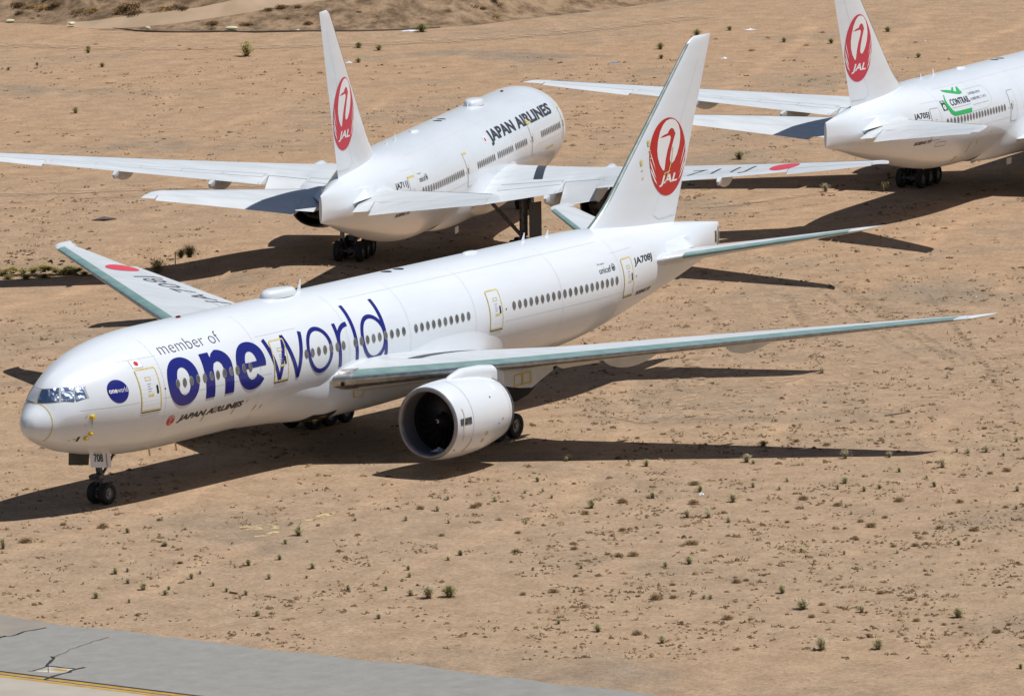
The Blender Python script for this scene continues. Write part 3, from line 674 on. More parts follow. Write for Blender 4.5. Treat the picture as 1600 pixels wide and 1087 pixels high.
    fl = Flat(); fl.poly([(20.0, 8.0), (20.9, 4.7), (22.3, 4.7), (21.9, 8.0)]); fl.lay('air_inlet', DARKGAP, fair, onf, bx, .2)  # flat dark patch painted in place of the shade inside a recess
    fl = Flat(); fl.poly([(20.95, 7.8), (21.5, 5.0), (21.75, 5.0), (21.2, 7.8)]); fl.lay('tape_patch', YELP, fair, lambda x, a: onf(x, a, .06), bx, 3)
    for pts in ([(22.9, 2.4), (24.1, 2.6), (23.9, 4.0), (23.2, 3.8)], [(24.4, 2.5), (25.2, 2.7)]):
        fl = Flat(); fl.stroke(pts+[pts[0]] if len(pts) > 2 else pts, .09); fl.lay('tape_outline', YELP, fair, lambda x, a: onf(x, a, .055), bx, .2)
def paint_mid(rt, body, fair, bx, ns):
    fl = Flat(); fl.text('JAPAN AIRLINES', 0, 0, 19.0, 1.07, .036, .06, 1.03); fl.lay('airline_lettering', DKTXT, body, on_fus(28.5, 1.20, 1, .024), bx, .3)
    fl = Flat(); fl.rect(0, 0, .7, .48); fl.lay('flag_field', WHITEMARK, body, on_fus(29.9, 1.5, 1), bx)
    fl = Flat(); fl.disc(.35, .24, .15); fl.lay('flag_disc', RED, body, on_fus(29.9, 1.5, 1, .02), bx)
    reg_and_small(rt, body, bx, ns, 'JA711J'); unicef(body, bx, ns, 48.5)
    fl = Flat(); fl.rect(0, 0, .5, .2); fl.lay('tape_patch', YEL, body, on_fus(17.5, 1.6, 1, .03), bx)
    fl = Flat(); fl.rect(0, 0, 2.4, .1); fl.lay('tape_strip', YEL, body, on_fus(13.1, -.62, 1), bx)
def paint_far(rt, body, fair, bx, ns):
    reg_and_small(rt, body, bx, ns, 'JA705J')
    fl = Flat(); fl.text('CONTRAIL', -.02, .22, 3.3, .47, .012, .06, 1.08); fl.lay('project_lettering', BLACK, body, on_fus(47.0, 1.25, 1, .024), bx)
    fl = Flat()
    fl.band([(-.28, 1.10), (-.72, .66), (-.80, .36), (-.78, .08), (-.5, -.28), (0, -.47), (2.95, -.49)], [(-.16, 1.12), (-.45, .74), (-.48, .45), (-.36, .22), (-.11, -.08), (.17, -.20), (3.1, -.20)])
    fl.lay('project_logo', GREEN, body, on_fus(47.0, 1.25, 1, .02), bx)
    fl = Flat(); fl.poly([(.0, 1.53), (.75, 1.46), (1.44, 1.33), (2.05, 1.57), (2.25, 1.55), (1.75, 1.23), (2.12, 1.14), (2.66, 1.53), (2.9, 1.51), (2.74, 1.13), (2.89, 1.15), (2.75, .94), (2.2, .91), (1.18, 1.10), (.4, 1.27), (.1, 1.38)])
    fl.lay('aeroplane_logo', GREEN, body, on_fus(47.0, 1.25, 1, .02), bx)
    fl = Flat(); fl.stroke([(3.14, 1.16), (6.28, 1.2), (6.6, 1.13), (6.9, .95), (7.1, .63), (7.12, .21), (6.95, -.05), (6.6, -.28), (5.84, -.45), (3.15, -.45)], .03); fl.lay('logo_outline', PALEGREEN, body, on_fus(47.0, 1.25, 1, .016), bx)
    fl = Flat(); fl.text('この飛行機は大気中の', 3.5, .68, 2.3, .2, .0); fl.text('CO2濃度を観測しています。', 3.45, .27, 3.0, .2, .0); fl.text('Comprehensive Observation Network for Trace gases by Airliner', 0, .03, 3.15, .07); fl.text('in flight observation of atmospheric CO2', 3.5, -.08, 2.95, .07)
    fl.lay('project_caption', DKTXT, body, on_fus(47.0, 1.25, 1, .014), bx)
    fl = Flat(); fl.rect(-1.47, 0, -.84, .72); fl.lay('badge', DKGREEN, body, on_fus(47.0, 1.25, 1), bx)
    fl = Flat(); fl.ring(-1.15, .24, .2, .18, .06, .05); fl.rect(-1.4, .56, -.95, .6); fl.rect(-1.4, .63, -1.05, .67); fl.lay('badge_mark', WHITEMARK, body, on_fus(47.0, 1.25, 1, .02), bx)
    fl = Flat(); fl.frame(48.2, -1.05, 49.5, -.72, .04, .04); fl.lay('hatch_outline', GREYLINE, body, on_xz(1), bx)
    for x, z, wd, h in ((44.5, -2.6, .5, .5), (43.6, -2.0, .3, .8), (46, -2.75, 1.2, .12), (42.5, -1.5, .3, .3), (40.2, -1.0, .2, .2)):
        fl = Flat(); fl.poly([(x, z), (x+wd*.5, z), (x+wd, z+h), (x+wd*.6, z+h)]); fl.lay('tape_patch', YEL, body, on_xz(1, .02), bx)

AIR = []
AIR.append(airliner('jet_airliner', 'white jet airliner nearest the camera with large blue lettering on its side', (0, 0), 0, -1, dict(reg='JA708J', teal=True, doors='yellow', paint=paint_near)))
AIR.append(airliner('jet_airliner', 'white jet airliner seen from behind with grey capital lettering near its nose', (119.576, 50.711), R(202.342), 1, dict(reg='JA711J', teal=False, doors='pale', paint=paint_mid), 5, .06, .45))
AIR.append(airliner('jet_airliner', 'white jet airliner with green logo behind its wing, nose out of the picture', (170.038, 32.070), R(190.197), 1, dict(reg='JA705J', teal=False, doors='grey', paint=paint_far), 5, .03, .2))
#GROUND#
# ------------------------------------------------------------------ ground
rnd = random.Random(7)
def sand_material():
    m = mat('sand', (.38, .27, .19), .95, spec=.15); nt = m.node_tree; b = nt.nodes['Principled BSDF']
    tc = N(m, 'ShaderNodeTexCoord')
    def noi(scale, detail=5, rough=.6, sc=None, dist=0):
        n = N(m, 'ShaderNodeTexNoise'); n.inputs['Scale'].default_value = scale; n.inputs['Detail'].default_value = detail; n.inputs['Roughness'].default_value = rough; n.inputs['Distortion'].default_value = dist
        if sc:
            mp = N(m, 'ShaderNodeMapping'); mp.inputs['Scale'].default_value = sc; mp.inputs['Rotation'].default_value = (0, 0, -YAW); L(m, tc.outputs['Object'], mp.inputs[0]); L(m, mp.outputs[0], n.inputs['Vector'])
        else: L(m, tc.outputs['Object'], n.inputs['Vector'])
        return n.outputs['Fac']
    def ramp(f, lo, hi, c1=(0, 0, 0), c2=(1, 1, 1)):
        r = N(m, 'ShaderNodeValToRGB'); r.color_ramp.elements[0].position = lo; r.color_ramp.elements[1].position = hi
        r.color_ramp.elements[0].color = (*c1, 1); r.color_ramp.elements[1].color = (*c2, 1); L(m, f, r.inputs[0]); return r.outputs[0]
    def mix(f, a, c, typ='MIX'):
        x = N(m, 'ShaderNodeMix'); x.data_type = 'RGBA'; x.blend_type = typ
        for s, v in ((x.inputs[0], f), (x.inputs[6], a), (x.inputs[7], c)):
            if isinstance(v, (int, float)): s.default_value = v
            elif isinstance(v, tuple): s.default_value = (*v, 1)
            else: L(m, v, s)
        return x.outputs[2]
    big = ramp(noi(.022, 4, .55), .35, .68)
    sx = N(m, 'ShaderNodeSeparateXYZ'); mp0 = N(m, 'ShaderNodeMapping'); mp0.inputs['Rotation'].default_value = (0, 0, -YAW); L(m, tc.outputs['Object'], mp0.inputs[0]); L(m, mp0.outputs[0], sx.inputs[0])
    mr = N(m, 'ShaderNodeMapRange'); mr.inputs['From Min'].default_value = -20; mr.inputs['From Max'].default_value = 130; L(m, sx.outputs[0], mr.inputs['Value'])
    col = mix(big, mix(mr.outputs[0], (.445, .314, .203), (.455, .302, .186)), mix(mr.outputs[0], (.42, .304, .205), (.43, .299, .194)))
    col = mix(ramp(noi(.06, 6, .65, dist=.6), .52, .68), col, (.325, .25, .178))         # gravelly patches
    col = mix(ramp(noi(.5, 8, .75), .36, .70), mix(1.0, col, (.80, .78, .76), 'MULTIPLY'), mix(1.0, col, (1.16, 1.16, 1.16), 'MULTIPLY'))
    col = mix(ramp(noi(4, 5, .8), .32, .72), mix(1.0, col, (.78, .77, .76), 'MULTIPLY'), mix(1.0, col, (1.15, 1.15, 1.15), 'MULTIPLY'))
    # old wheel ruts running across the lot
    wv = N(m, 'ShaderNodeTexWave'); wv.inputs['Scale'].default_value = .035; wv.inputs['Distortion'].default_value = 9; wv.inputs['Detail'].default_value = 3; wv.inputs['Detail Scale'].default_value = .35
    mp = N(m, 'ShaderNodeMapping'); mp.inputs['Rotation'].default_value = (0, 0, R(66)); L(m, tc.outputs['Object'], mp.inputs[0]); L(m, mp.outputs[0], wv.inputs['Vector'])
    rut = N(m, 'ShaderNodeMath'); rut.operation = 'MULTIPLY'; L(m, ramp(wv.outputs['Fac'], .90, .99), rut.inputs[0]); L(m, ramp(noi(.03, 3), .45, .6), rut.inputs[1])
    col = mix(rut.outputs[0], col, mix(1.0, col, (1.16, 1.13, 1.1), 'MULTIPLY'))
    # litter of dead weeds
    lit = N(m, 'ShaderNodeMath'); lit.operation = 'MULTIPLY'; L(m, ramp(noi(.9, 7, .75, dist=.5), .60, .68), lit.inputs[0]); L(m, ramp(noi(.045, 4, .6), .46, .62), lit.inputs[1])
    col = mix(lit.outputs[0], col, (.17, .115, .065))
    # pebbles
    v = N(m, 'ShaderNodeTexVoronoi'); v.inputs['Scale'].default_value = 2.2; L(m, tc.outputs['Object'], v.inputs['Vector'])
    col = mix(ramp(v.outputs['Distance'], .07, .15, (1, 1, 1), (0, 0, 0)), col, (.15, .115, .085))
    L(m, col, b.inputs['Base Color'])
    h = N(m, 'ShaderNodeMath'); h.operation = 'MULTIPLY_ADD'; h.inputs[1].default_value = .22; L(m, noi(1.2, 8, .7), h.inputs[0])
    h2 = N(m, 'ShaderNodeMath'); h2.operation = 'MULTIPLY'; h2.inputs[1].default_value = .5; L(m, noi(.18, 4, .6), h2.inputs[0]); L(m, h2.outputs[0], h.inputs[2])
    bp = N(m, 'ShaderNodeBump'); bp.inputs['Strength'].default_value = .9; bp.inputs['Distance'].default_value = 1.0; L(m, h.outputs[0], bp.inputs['Height']); L(m, bp.outputs[0], b.inputs['Normal'])
    return m
SAND = sand_material()
RW = Vector((sin(YAW), -cos(YAW), 0)); AW = Vector((cos(YAW), sin(YAW), 0))
def sm(x): x = max(0, min(1, x)); return x*x*(3-2*x)
def dip(a, b):
    "shallow wash running off to the left behind the nearest airliner"
    k = sm((-13-b)/9)
    if k <= 0: return 0.0
    far = 431+max(0, (b+30))*.05+.4*noise.noise(Vector((b*.25, 1, 0)))
    return -1.05*k*sm((far-a)/7)*sm((a-(far-32))/19)
AS = [-4000, -1500, -500, 0, 200, 300, 380, 396]+[398+.7*i for i in range(52)]+[440, 500, 600, 900, 2000, 5000]
BS = [-4000, -1500, -500, -200, -100]+[-70+1.0*i for i in range(59)]+[0, 50, 100, 200, 500, 1500, 4000]
g = MB(); C0 = Vector((CAM.x, CAM.y, 0))
g.loft([[tuple(C0+AW*a_+RW*b_+Vector((0, 0, dip(a_, b_)))) for b_ in BS] for a_ in AS], False)
tag(g.build('ground', SAND, sharp=180), kind='structure')
def ground_at(x, y):
    P = gp(x, y)
    for _ in range(6):
        d = P-C0; P = gp(x, y, dip(d.dot(AW), d.dot(RW)))
    return P

# ---- pavement
ASPH = vary(mat('old_asphalt', (.3, .3, .29), .9, spec=.2), (.235, .225, .205), (.30, .29, .27), (1, 1, 1), .9, 10, .3, .7, .35, 14, .72)
DUST = vary(mat('dusty_shoulder', (.3, .27, .23), .95, spec=.15), (.235, .215, .19), (.31, .265, .215), (1, 1, 1), .5, 8, .3, .7, .3, 12)
PALE = vary(mat('pale_pavement', (.4, .36, .3), .9, spec=.2), (.37, .33, .27), (.43, .39, .33), (1, 1, 1), .5, 8, .3, .7, .2, 14)
LINEY = vary(mat('yellow_line_paint', (.5, .28, .03), .7), (.36, .21, .04), (.55, .31, .03), (1, 1, 1), 2, 8)
CRACK = mat('crack_dark', (.03, .028, .025), .95)
CRACKB = mat('crack_weedy', (.16, .12, .07), .95)
def sheet(name, edge, far_x, z, m):
    b = MB(); n = len(edge); b.add([(x, y, z) for x, y in edge]+[(far_x, y, z) for x, y in edge], [(i, i+1, n+i+1, n+i) for i in range(n-1)])
    return tag(b.build(name, m, smooth=False), kind='structure')
def edge(x0, y0, y1, amp, step=.5):
    n = int(abs(y1-y0)/step); o = []
    for i in range(n+1):
        y = y0+(y1-y0)*i/n; o.append((x0+amp*(noise.noise(Vector((y*.25, 3, 0)))*1.2+noise.noise(Vector((y*1.7, 9, 0)))*.5), y))
    return o
sheet('taxiway', edge(-20.9, -18.35, -330, .42, .25), -31.15, .004, ASPH)
sheet('taxiway_shoulder', edge(-20.6, 150, -18.35, .5), -31.15, .004, DUST)
sheet('far_pavement', [(-31.15, 150), (-31.15, -330)], -130, .004, PALE)
def strip(name, pts, wd, z, m, jit=.0, kind='structure'):
    b = MB(); A = []; B_ = []; P = []
    for i in range(len(pts)-1):
        a, c = Vector(pts[i]), Vector(pts[i+1]); k = max(1, int((c-a).length/.35))
        for j in range(k): P.append(a+(c-a)*j/k)
    P.append(Vector(pts[-1]))
    for i, p in enumerate(P):
        d = (P[min(i+1, len(P)-1)]-P[max(i-1, 0)]).normalized(); n_ = Vector((-d.y, d.x)); q = p+n_*rnd.uniform(-jit, jit); ww = wd*(1+rnd.uniform(-.4, .4)*(jit > 0))
        A.append((q.x+n_.x*ww/2, q.y+n_.y*ww/2, z)); B_.append((q.x-n_.x*ww/2, q.y-n_.y*ww/2, z))
    b.loft([A, B_], False); return tag(b.build(name, m, smooth=False), kind=kind)
for x, wd, m, z in ((-31.02, .22, CRACK, .008), (-31.30, .30, LINEY, .008), (-31.56, .10, CRACK, .008), (-31.84, .30, LINEY, .008)):
    strip('yellow_line' if m is LINEY else 'line_border', [(x, 150), (x, -330)], wd, z, m)
G2 = lambda L_: [tuple(gp(*p)[:2]) for p in L_]
for pts, wd, m in (([(-40, 1002), (0, 995), (18, 993.5), (40, 986), (72, 980)], .13, CRACK), ([(-5, 998), (10, 993)], .12, CRACK), ([(168, 995), (140, 1004), (110, 1014), (85, 1027)], .09, CRACKB), ([(80, 1025), (85, 1027), (78, 1032), (72, 1040)], .13, CRACK),
                   ([(44, 1048.5), (52, 1048), (75, 1040)], .1, CRACK), ([(75, 1040), (115, 1044.5)], .12, CRACK), ([(132, 1042), (118, 1045), (100, 1052), (85, 1056), (70, 1062)], .17, CRACK)):
    strip('pavement_crack', G2(pts), wd, .012, m, .07)
q = [gp(*p, .008) for p in ((75, 1041), (117, 1045), (100, 1052), (53, 1048))]
b = MB(); b.add(q, [(0, 1, 2, 3)]); tag(b.build('paint_patch', vary(mat('worn_white_paint', (.5, .47, .4), .8), (.30, .28, .24), (.58, .53, .44), (1, 1, 1), 1.5), smooth=False), kind='structure')
q = [gp(*p, .014) for p in ((80, 1043.5), (106, 1045.5), (104, 1048), (88, 1047))]
b = MB(); b.add(q, [(0, 1, 2, 3)]); tag(b.build('yellow_paint_patch', LINEY, smooth=False), kind='structure')
# faded yellow paint left on the dirt
def holey(name, col, scale, lo, hi):
    m = mat(name, col, .9); b = m.node_tree.nodes['Principled BSDF']; tc = N(m, 'ShaderNodeTexCoord'); n = N(m, 'ShaderNodeTexNoise'); n.inputs['Scale'].default_value = scale; n.inputs['Detail'].default_value = 6; n.inputs['Roughness'].default_value = .7
    L(m, tc.outputs['Object'], n.inputs['Vector']); r = N(m, 'ShaderNodeValToRGB'); r.color_ramp.elements[0].position = lo; r.color_ramp.elements[1].position = hi; L(m, n.outputs['Fac'], r.inputs[0]); L(m, r.outputs[0], b.inputs['Alpha']); return m
FADE = holey('faded_yellow_paint', (.55, .42, .205), 1.6, .40, .50)
FADE2 = holey('flaked_yellow_paint', (.54, .415, .21), 1.3, .50, .56)
for pts, m in (([(492, 806), (515, 799.5), (526, 801), (507, 809)], FADE), ([(474, 811.5), (490, 809), (503, 811.5), (480, 813)], FADE2), ([(372, 823), (420, 818), (458, 825), (390, 829)], FADE2), ([(394, 842), (402, 832), (442, 828), (430, 834)], FADE2), ([(314, 842), (350, 833), (344, 837)], FADE2)):
    b = MB(); b.add([gp(*p, .006) for p in pts], [tuple(range(len(pts)))]); tag(b.build('faded_paint_patch', m, smooth=False), kind='structure')
# tyre tracks
TRK = holey('tyre_track_dark', (.31, .218, .137), 1.4, .47, .68); TRKL = holey('tyre_track_pale', (.49, .345, .22), 1.0, .38, .70)
tz = .005
for pts, m, wd in (([(1300, 440), (1360, 480), (1420, 520), (1500, 572)], TRK, .5), ([(1312, 440), (1375, 482), (1440, 522), (1515, 566)], TRK, .5), ([(1270, 445), (1330, 490), (1400, 540), (1470, 580)], TRK, .4), ([(1160, 470), (1150, 530), (1130, 600)], TRKL, 1.0), ([(1210, 450), (1215, 500), (1205, 560)], TRKL, .9), ([(1250, 460), (1275, 500), (1290, 540), (1280, 580), (1240, 630)], TRKL, 1.2),
                   ([(1345, 540), (1352, 560), (1335, 590), (1310, 605)], TRKL, 1.3), ([(1230, 460), (1250, 495), (1262, 530)], TRK, .5), ([(1600, 545), (1530, 590), (1450, 625), (1380, 645)], TRKL, 1.2), ([(1100, 655), (1180, 610), (1260, 585)], TRKL, 1.2), ([(1085, 470), (1120, 500), (1090, 560), (1000, 640)], TRK, .4),
                   ([(960, 650), (1010, 660), (1060, 640), (1090, 600), (1080, 565)], TRKL, .7), ([(0, 305), (200, 297), (420, 290), (640, 292)], TRKL, 2.0), ([(0, 318), (200, 308), (420, 303)], TRK, .6), ([(0, 70), (200, 76), (460, 73), (800, 58), (1100, 26)], TRKL, 3.0), ([(1090, 345), (1200, 330), (1330, 312)], TRK, .5), ([(1090, 325), (1150, 320), (1300, 300)], TRKL, 1.0), ([(1450, 460), (1500, 520), (1560, 600), (1580, 660)], TRK, .4)):
    P = [gp(*p) for p in pts]; Q = []
    for i in range(len(P)-1):
        p0, p1, p2, p3 = P[max(i-1, 0)], P[i], P[i+1], P[min(i+2, len(P)-1)]
        for k in range(6):
            t = k/6; Q.append(.5*((2*p1)+(p2-p0)*t+(2*p0-5*p1+4*p2-p3)*t*t+(3*p1-p0-3*p2+p3)*t**3))
    Q.append(P[-1]); tz += .0035
    strip('tyre_track', [(p.x, p.y) for p in Q], wd, tz, m, .03)

# ---- earth bank at the far edge
base = [(-260, 34), (-60, 34), (0, 36), (60, 38), (110, 42), (170, 48), (240, 51), (360, 51), (480, 49), (560, 49), (650, 46), (760, 38), (800, 33), (860, 26), (960, 14), (1100, -6), (1300, -30)]
BP = [gp(*p) for p in base]; dl = [0]
for i in range(1, len(BP)): dl.append(dl[-1]+(BP[i]-BP[i-1]).length)
bxs, bys = pchip(dl, [p.x for p in BP]), pchip(dl, [p.y for p in BP])
def bank_h(s, t):
    if t <= 0: return -.02
    k = min(t/13, 1); k = k*k*(3-2*k); hmax = 3.6+1.4*noise.noise(Vector((s*.018, 4, 0)))
    h = k*hmax+k*(1.5*noise.noise(Vector((s*.09, t*.12, 1)))+.9*noise.noise(Vector((s*.28, t*.3, 2)))+.45*noise.noise(Vector((s*.9, t*.9, 5)))+.25*noise.noise(Vector((s*1.9, t*2.2, 7))))
    tt = track_t(s)
    d = abs(t-tt)
    if d < 5: f = max(0, 1-max(0, d-2)/3); h = h*(1-f*.9)+f*.9*(k*hmax*.8)
    return h+.03*t*k*.5
def track_t(s): return 2.5+(s-dl[5])*.33 if s > dl[5]-8 else -20
def bank_pt(s, t):
    x, y = bxs(s), bys(s); return Vector((x, y, 0))+AW*t+Vector((0, 0, bank_h(s, t)))
b = MB(); smax = dl[-1]; ns_ = 560; rg = []; K1, K2, K3 = 34, 10, 90; nt_ = K1+K2+K3
for i in range(ns_+1):
    s = smax*i/ns_; c_ = min(max(track_t(s), 1.0), 60); wv = .35*noise.noise(Vector((s*.15, 1, 0))); lo, hi = max(c_-1.35+wv, -.2), c_+1.35+.35*noise.noise(Vector((s*.15, 7, 0)))
    rows = [-.5+(lo+.5)*j/K1 for j in range(K1)]+[lo+(hi-lo)*j/K2 for j in range(K2)]+[hi+(76-hi)*(j/K3)**1.6 for j in range(K3+1)]
    rg.append([tuple(bank_pt(s, t)) for t in rows])
TK = MB(); b.v = [p for r in rg for p in r]; TK.v = list(b.v)
for i in range(ns_):
    for j in range(nt_):
        k = i*(nt_+1)+j; f = (k, k+1, k+nt_+2, k+nt_+1)
        on = smax*i/ns_ > dl[5]-6 and K1 <= j < K1+K2
        q = TK if on else b; q.f.append(f); q.m.append(0)
BANK = vary(mat('bank_earth', (.3, .2, .12), .95, spec=.15), (.12, .078, .045), (.33, .225, .14), (1, 1, 1), .5, 10, .40, .60, 1.0, 1.5, .75)
tag(b.build('earth_bank', BANK, sharp=180), kind='structure')
used = sorted({i for f in TK.f for i in f}); mp_ = {k: i for i, k in enumerate(used)}; TK.v = [TK.v[k] for k in used]; TK.f = [tuple(mp_[i] for i in f) for f in TK.f]
tag(TK.build('dirt_track', vary(mat('track_dirt', (.4, .29, .2), .95, spec=.15), (.36, .26, .17), (.45, .325, .22), (1, 1, 1), .3, 6), sharp=180), kind='structure')
# silt hose along the foot of the bank
HOSE = mat('hose_brown', (.10, .07, .045), .8)
hp = [(160, 43.5), (180, 46), (215, 49.5), (240, 50.8), (300, 51.2), (360, 50.4), (400, 51.5), (480, 49.6), (560, 49.5), (640, 47), (700, 43)]
b = MB(); P = [gp(*p) for p in hp]; Q = []
for i in range(len(P)-1):
    for k in range(5): Q.append(P[i].lerp(P[i+1], k/5))
rg = [[(p.x+.08*cos(a)*AW.x, p.y+.08*cos(a)*AW.y, .06+.08*sin(a)+.06*noise.noise(p*.4)) for a in [2*pi*j/8 for j in range(8)]] for p in Q]
b.loft(rg, True, True, True); tag(b.build('silt_hose', HOSE), 'long brown hose lying along the foot of the earth bank', 'hose')
SACK = mat('pale_sack', (.60, .60, .40), .8)
for i, (x, y, lb) in enumerate(((16, 35.8, 'pale sack at the foot of the bank, leftmost of four and nearest the left edge'), (112, 42.3, 'pale sack on the brown hose where the dirt track begins'), (231, 49.6, 'pale sack on the hose below the middle of the dirt track'), (362, 49.3, 'pale sack on the hose, largest and rightmost of four'))):
    b = MB(); rg = []; k = (.9, 1.1, .8, 1.25)[i]
    for j in range(7):
        u = -1+2*j/6; rr = (1-u*u*.8)**.5; rg.append([(u*.42*k, .26*k*rr*cos(a), .16+.15*rr*sin(a)) for a in [2*pi*q_/10 for q_ in range(10)]])
    b.loft(rg, True, True, True); o = b.build('sack', SACK); o.location = gp(x, y)+Vector((0, 0, .14 if i else 0)); o.rotation_euler = (0, 0, .9*i+YAW-1.2); tag(o, lb, 'sack', 'pale sacks along the hose')

# ------------------------------------------------------------------ plants
GL = [vary(mat(n_, c, .75, spec=.2), tuple(x*.8 for x in c), tuple(x*1.2 for x in c), (1, 1, 1), 6) for n_, c in (('sage_green_leaf', (.58, .545, .32)), ('grey_green_leaf', (.62, .57, .39)), ('olive_leaf', (.40, .375, .165)), ('yellow_green_leaf', (.50, .45, .16)))]
def thin(m, k=.45):
    nt = m.node_tree; b = nt.nodes['Principled BSDF']; t = N(m, 'ShaderNodeBsdfTranslucent'); x = N(m, 'ShaderNodeMixShader'); x.inputs[0].default_value = k
    L(m, b.inputs['Base Color'].links[0].from_socket, t.inputs[0]); L(m, b.outputs[0], x.inputs[1]); L(m, t.outputs[0], x.inputs[2]); L(m, x.outputs[0], nt.nodes['Material Output'].inputs[0])
for m_ in GL: thin(m_)
ST = mat('pale_stem', (.30, .235, .14), .85)
DRY = [vary(mat(n_, c, .85, spec=.15), tuple(x*.7 for x in c), tuple(x*1.25 for x in c), (1, 1, 1), 6) for n_, c in (('tumbleweed_brown', (.27, .175, .085)), ('dry_straw', (.36, .25, .12)), ('straw_gold', (.45, .28, .07)))]
for m_ in DRY: thin(m_, .3)
def blade(b, p, q, w0, w1, mi, rr):
    d = (q-p); s = d.cross(Vector((rr.uniform(-1, 1), rr.uniform(-1, 1), rr.uniform(-.3, .3)))); 
    if s.length < 1e-6: return
    s.normalize(); b.add([p-s*w0/2, p+s*w0/2, q+s*w1/2, q-s*w1/2], [(0, 1, 2, 3)], mi)
def leaf(b, p, q, w0, w1, mi):
    d = q-p; s_ = Vector((-d.y, d.x, 0))
    if s_.length < 1e-6: return
    s_.normalize(); b.add([p-s_*w0/2, p+s_*w0/2, q+s_*w1/2, q-s_*w1/2], [(0, 1, 2, 3)], mi)
def green_mesh(seed, wide=1.15, n=95):
    rr = random.Random(seed); b = MB()
    for i in range(n):
        a = rr.uniform(0, 2*pi); tl = abs(rr.gauss(0, .38)); tl = min(tl, 1.1)*wide; h = rr.uniform(.55, 1.0)*cos(min(tl, 1.2)*.75)
        p = Vector((rr.gauss(0, .05), rr.gauss(0, .05), -.02)); q = p+Vector((cos(a)*sin(tl)*.62, sin(a)*sin(tl)*.62, h)); mid = p.lerp(q, .45)+Vector((rr.gauss(0, .02), rr.gauss(0, .02), 0))
        blade(b, p, mid, .018, .014, 1, rr)
        for k in range(6):
            t = .3+.75*k/5; c = mid.lerp(q, (t-.3)/.75) if t > .3 else mid; o = Vector((rr.gauss(0, .075), rr.gauss(0, .075), rr.uniform(-.02, .08))); leaf(b, c, c+o, .05, .018, 0)
    return b
def weed_mesh(seed, n=260, flat=.75):
    rr = random.Random(seed); b = MB()
    for i in range(n):
        a, z = rr.uniform(0, 2*pi), rr.uniform(-.35, 1); r = sqrt(max(0, 1-z*z)); rad = rr.uniform(.3, 1)*.5
        c = Vector((cos(a)*r*rad, sin(a)*r*rad, (z*rad+.2)*flat)); c.z = max(c.z, .01)
        o = Vector((rr.gauss(0, .1), rr.gauss(0, .1), rr.gauss(.02, .06))); (leaf(b, c-o*.6, c+o, .035, .02, rr.random() < .3) if rr.random() < .6 else blade(b, c-o*.6, c+o, .03, .018, rr.random() < .3, rr))
    return b
PROTO = {}
def proto(kind):
    out = []
    for sd in range(4):
        if kind == 'green': o = green_mesh(sd+1).build('green_shrub', [GL[sd % 2], ST], smooth=False)
        elif kind == 'pale': o = green_mesh(sd+21, 1.35, 50).build('pale_shrub', [GL[1], ST], smooth=False)
        elif kind == 'olive': o = green_mesh(sd+41, 1.4, 170).build('olive_shrub', [GL[2], ST], smooth=False)
        elif kind == 'yellow': o = green_mesh(sd+61, 1.3, 90).build('yellow_shrub', [GL[3], ST], smooth=False)
        elif kind == 'dry': o = weed_mesh(sd+81).build('tumbleweed', [DRY[0], DRY[1]], smooth=False)
        else: o = weed_mesh(sd+101, 120, .5).build('dry_tuft', [DRY[1 + sd % 2], DRY[0]], smooth=False)
        out.append([o, False])
    PROTO[kind] = out
for k in ('green', 'pale', 'olive', 'yellow', 'dry', 'tuft'): proto(k)
SPECIES = {'green': ('green_shrub', 'shrub', 'sage green desert shrub'), 'pale': ('pale_shrub', 'shrub', 'thin pale grey-green desert shrub'), 'olive': ('olive_shrub', 'shrub', 'dense dark olive shrub'), 'yellow': ('yellow_shrub', 'shrub', 'yellow-green desert shrub'), 'dry': ('tumbleweed', 'tumbleweed', 'brown dried tumbleweed'), 'tuft': ('dry_tuft', 'dry tuft', 'small low tuft of straw-coloured dead weeds')}
def zone(x, y):
    if y > 700: return 'between taxiway and nearest airliner, left half' if x < 800 else 'in front of the nearest airliner, right half'
    if y > 400: return 'near the wing tip of the nearest airliner' if x > 640 else 'in the wash behind the nearest airliner'
    return 'on the far sand, left half' if x < 800 else 'on the far sand, right half'
nsh = 0
def plant(kind, x, y, wpx, label=None, hs=1.0):
    global nsh
    P = ground_at(x, y); wm = wpx/FPX*(P-CAM).length; pr = PROTO[kind][nsh % 4]; nsh += 1
    if pr[1]: o = pr[0].copy(); COL.objects.link(o)
    else: o = pr[0]; pr[1] = True
    o.location = P; s = wm*1.15; o.scale = (s*1.25, s*1.25, s*hs*.88); o.rotation_euler = (0, 0, rnd.uniform(0, 6.28))
    nm, cat, desc = SPECIES[kind]
    tag(o, label or desc+' '+zone(x, y), cat, None if label else desc.split(' desert')[0]+'s '+zone(x, y))
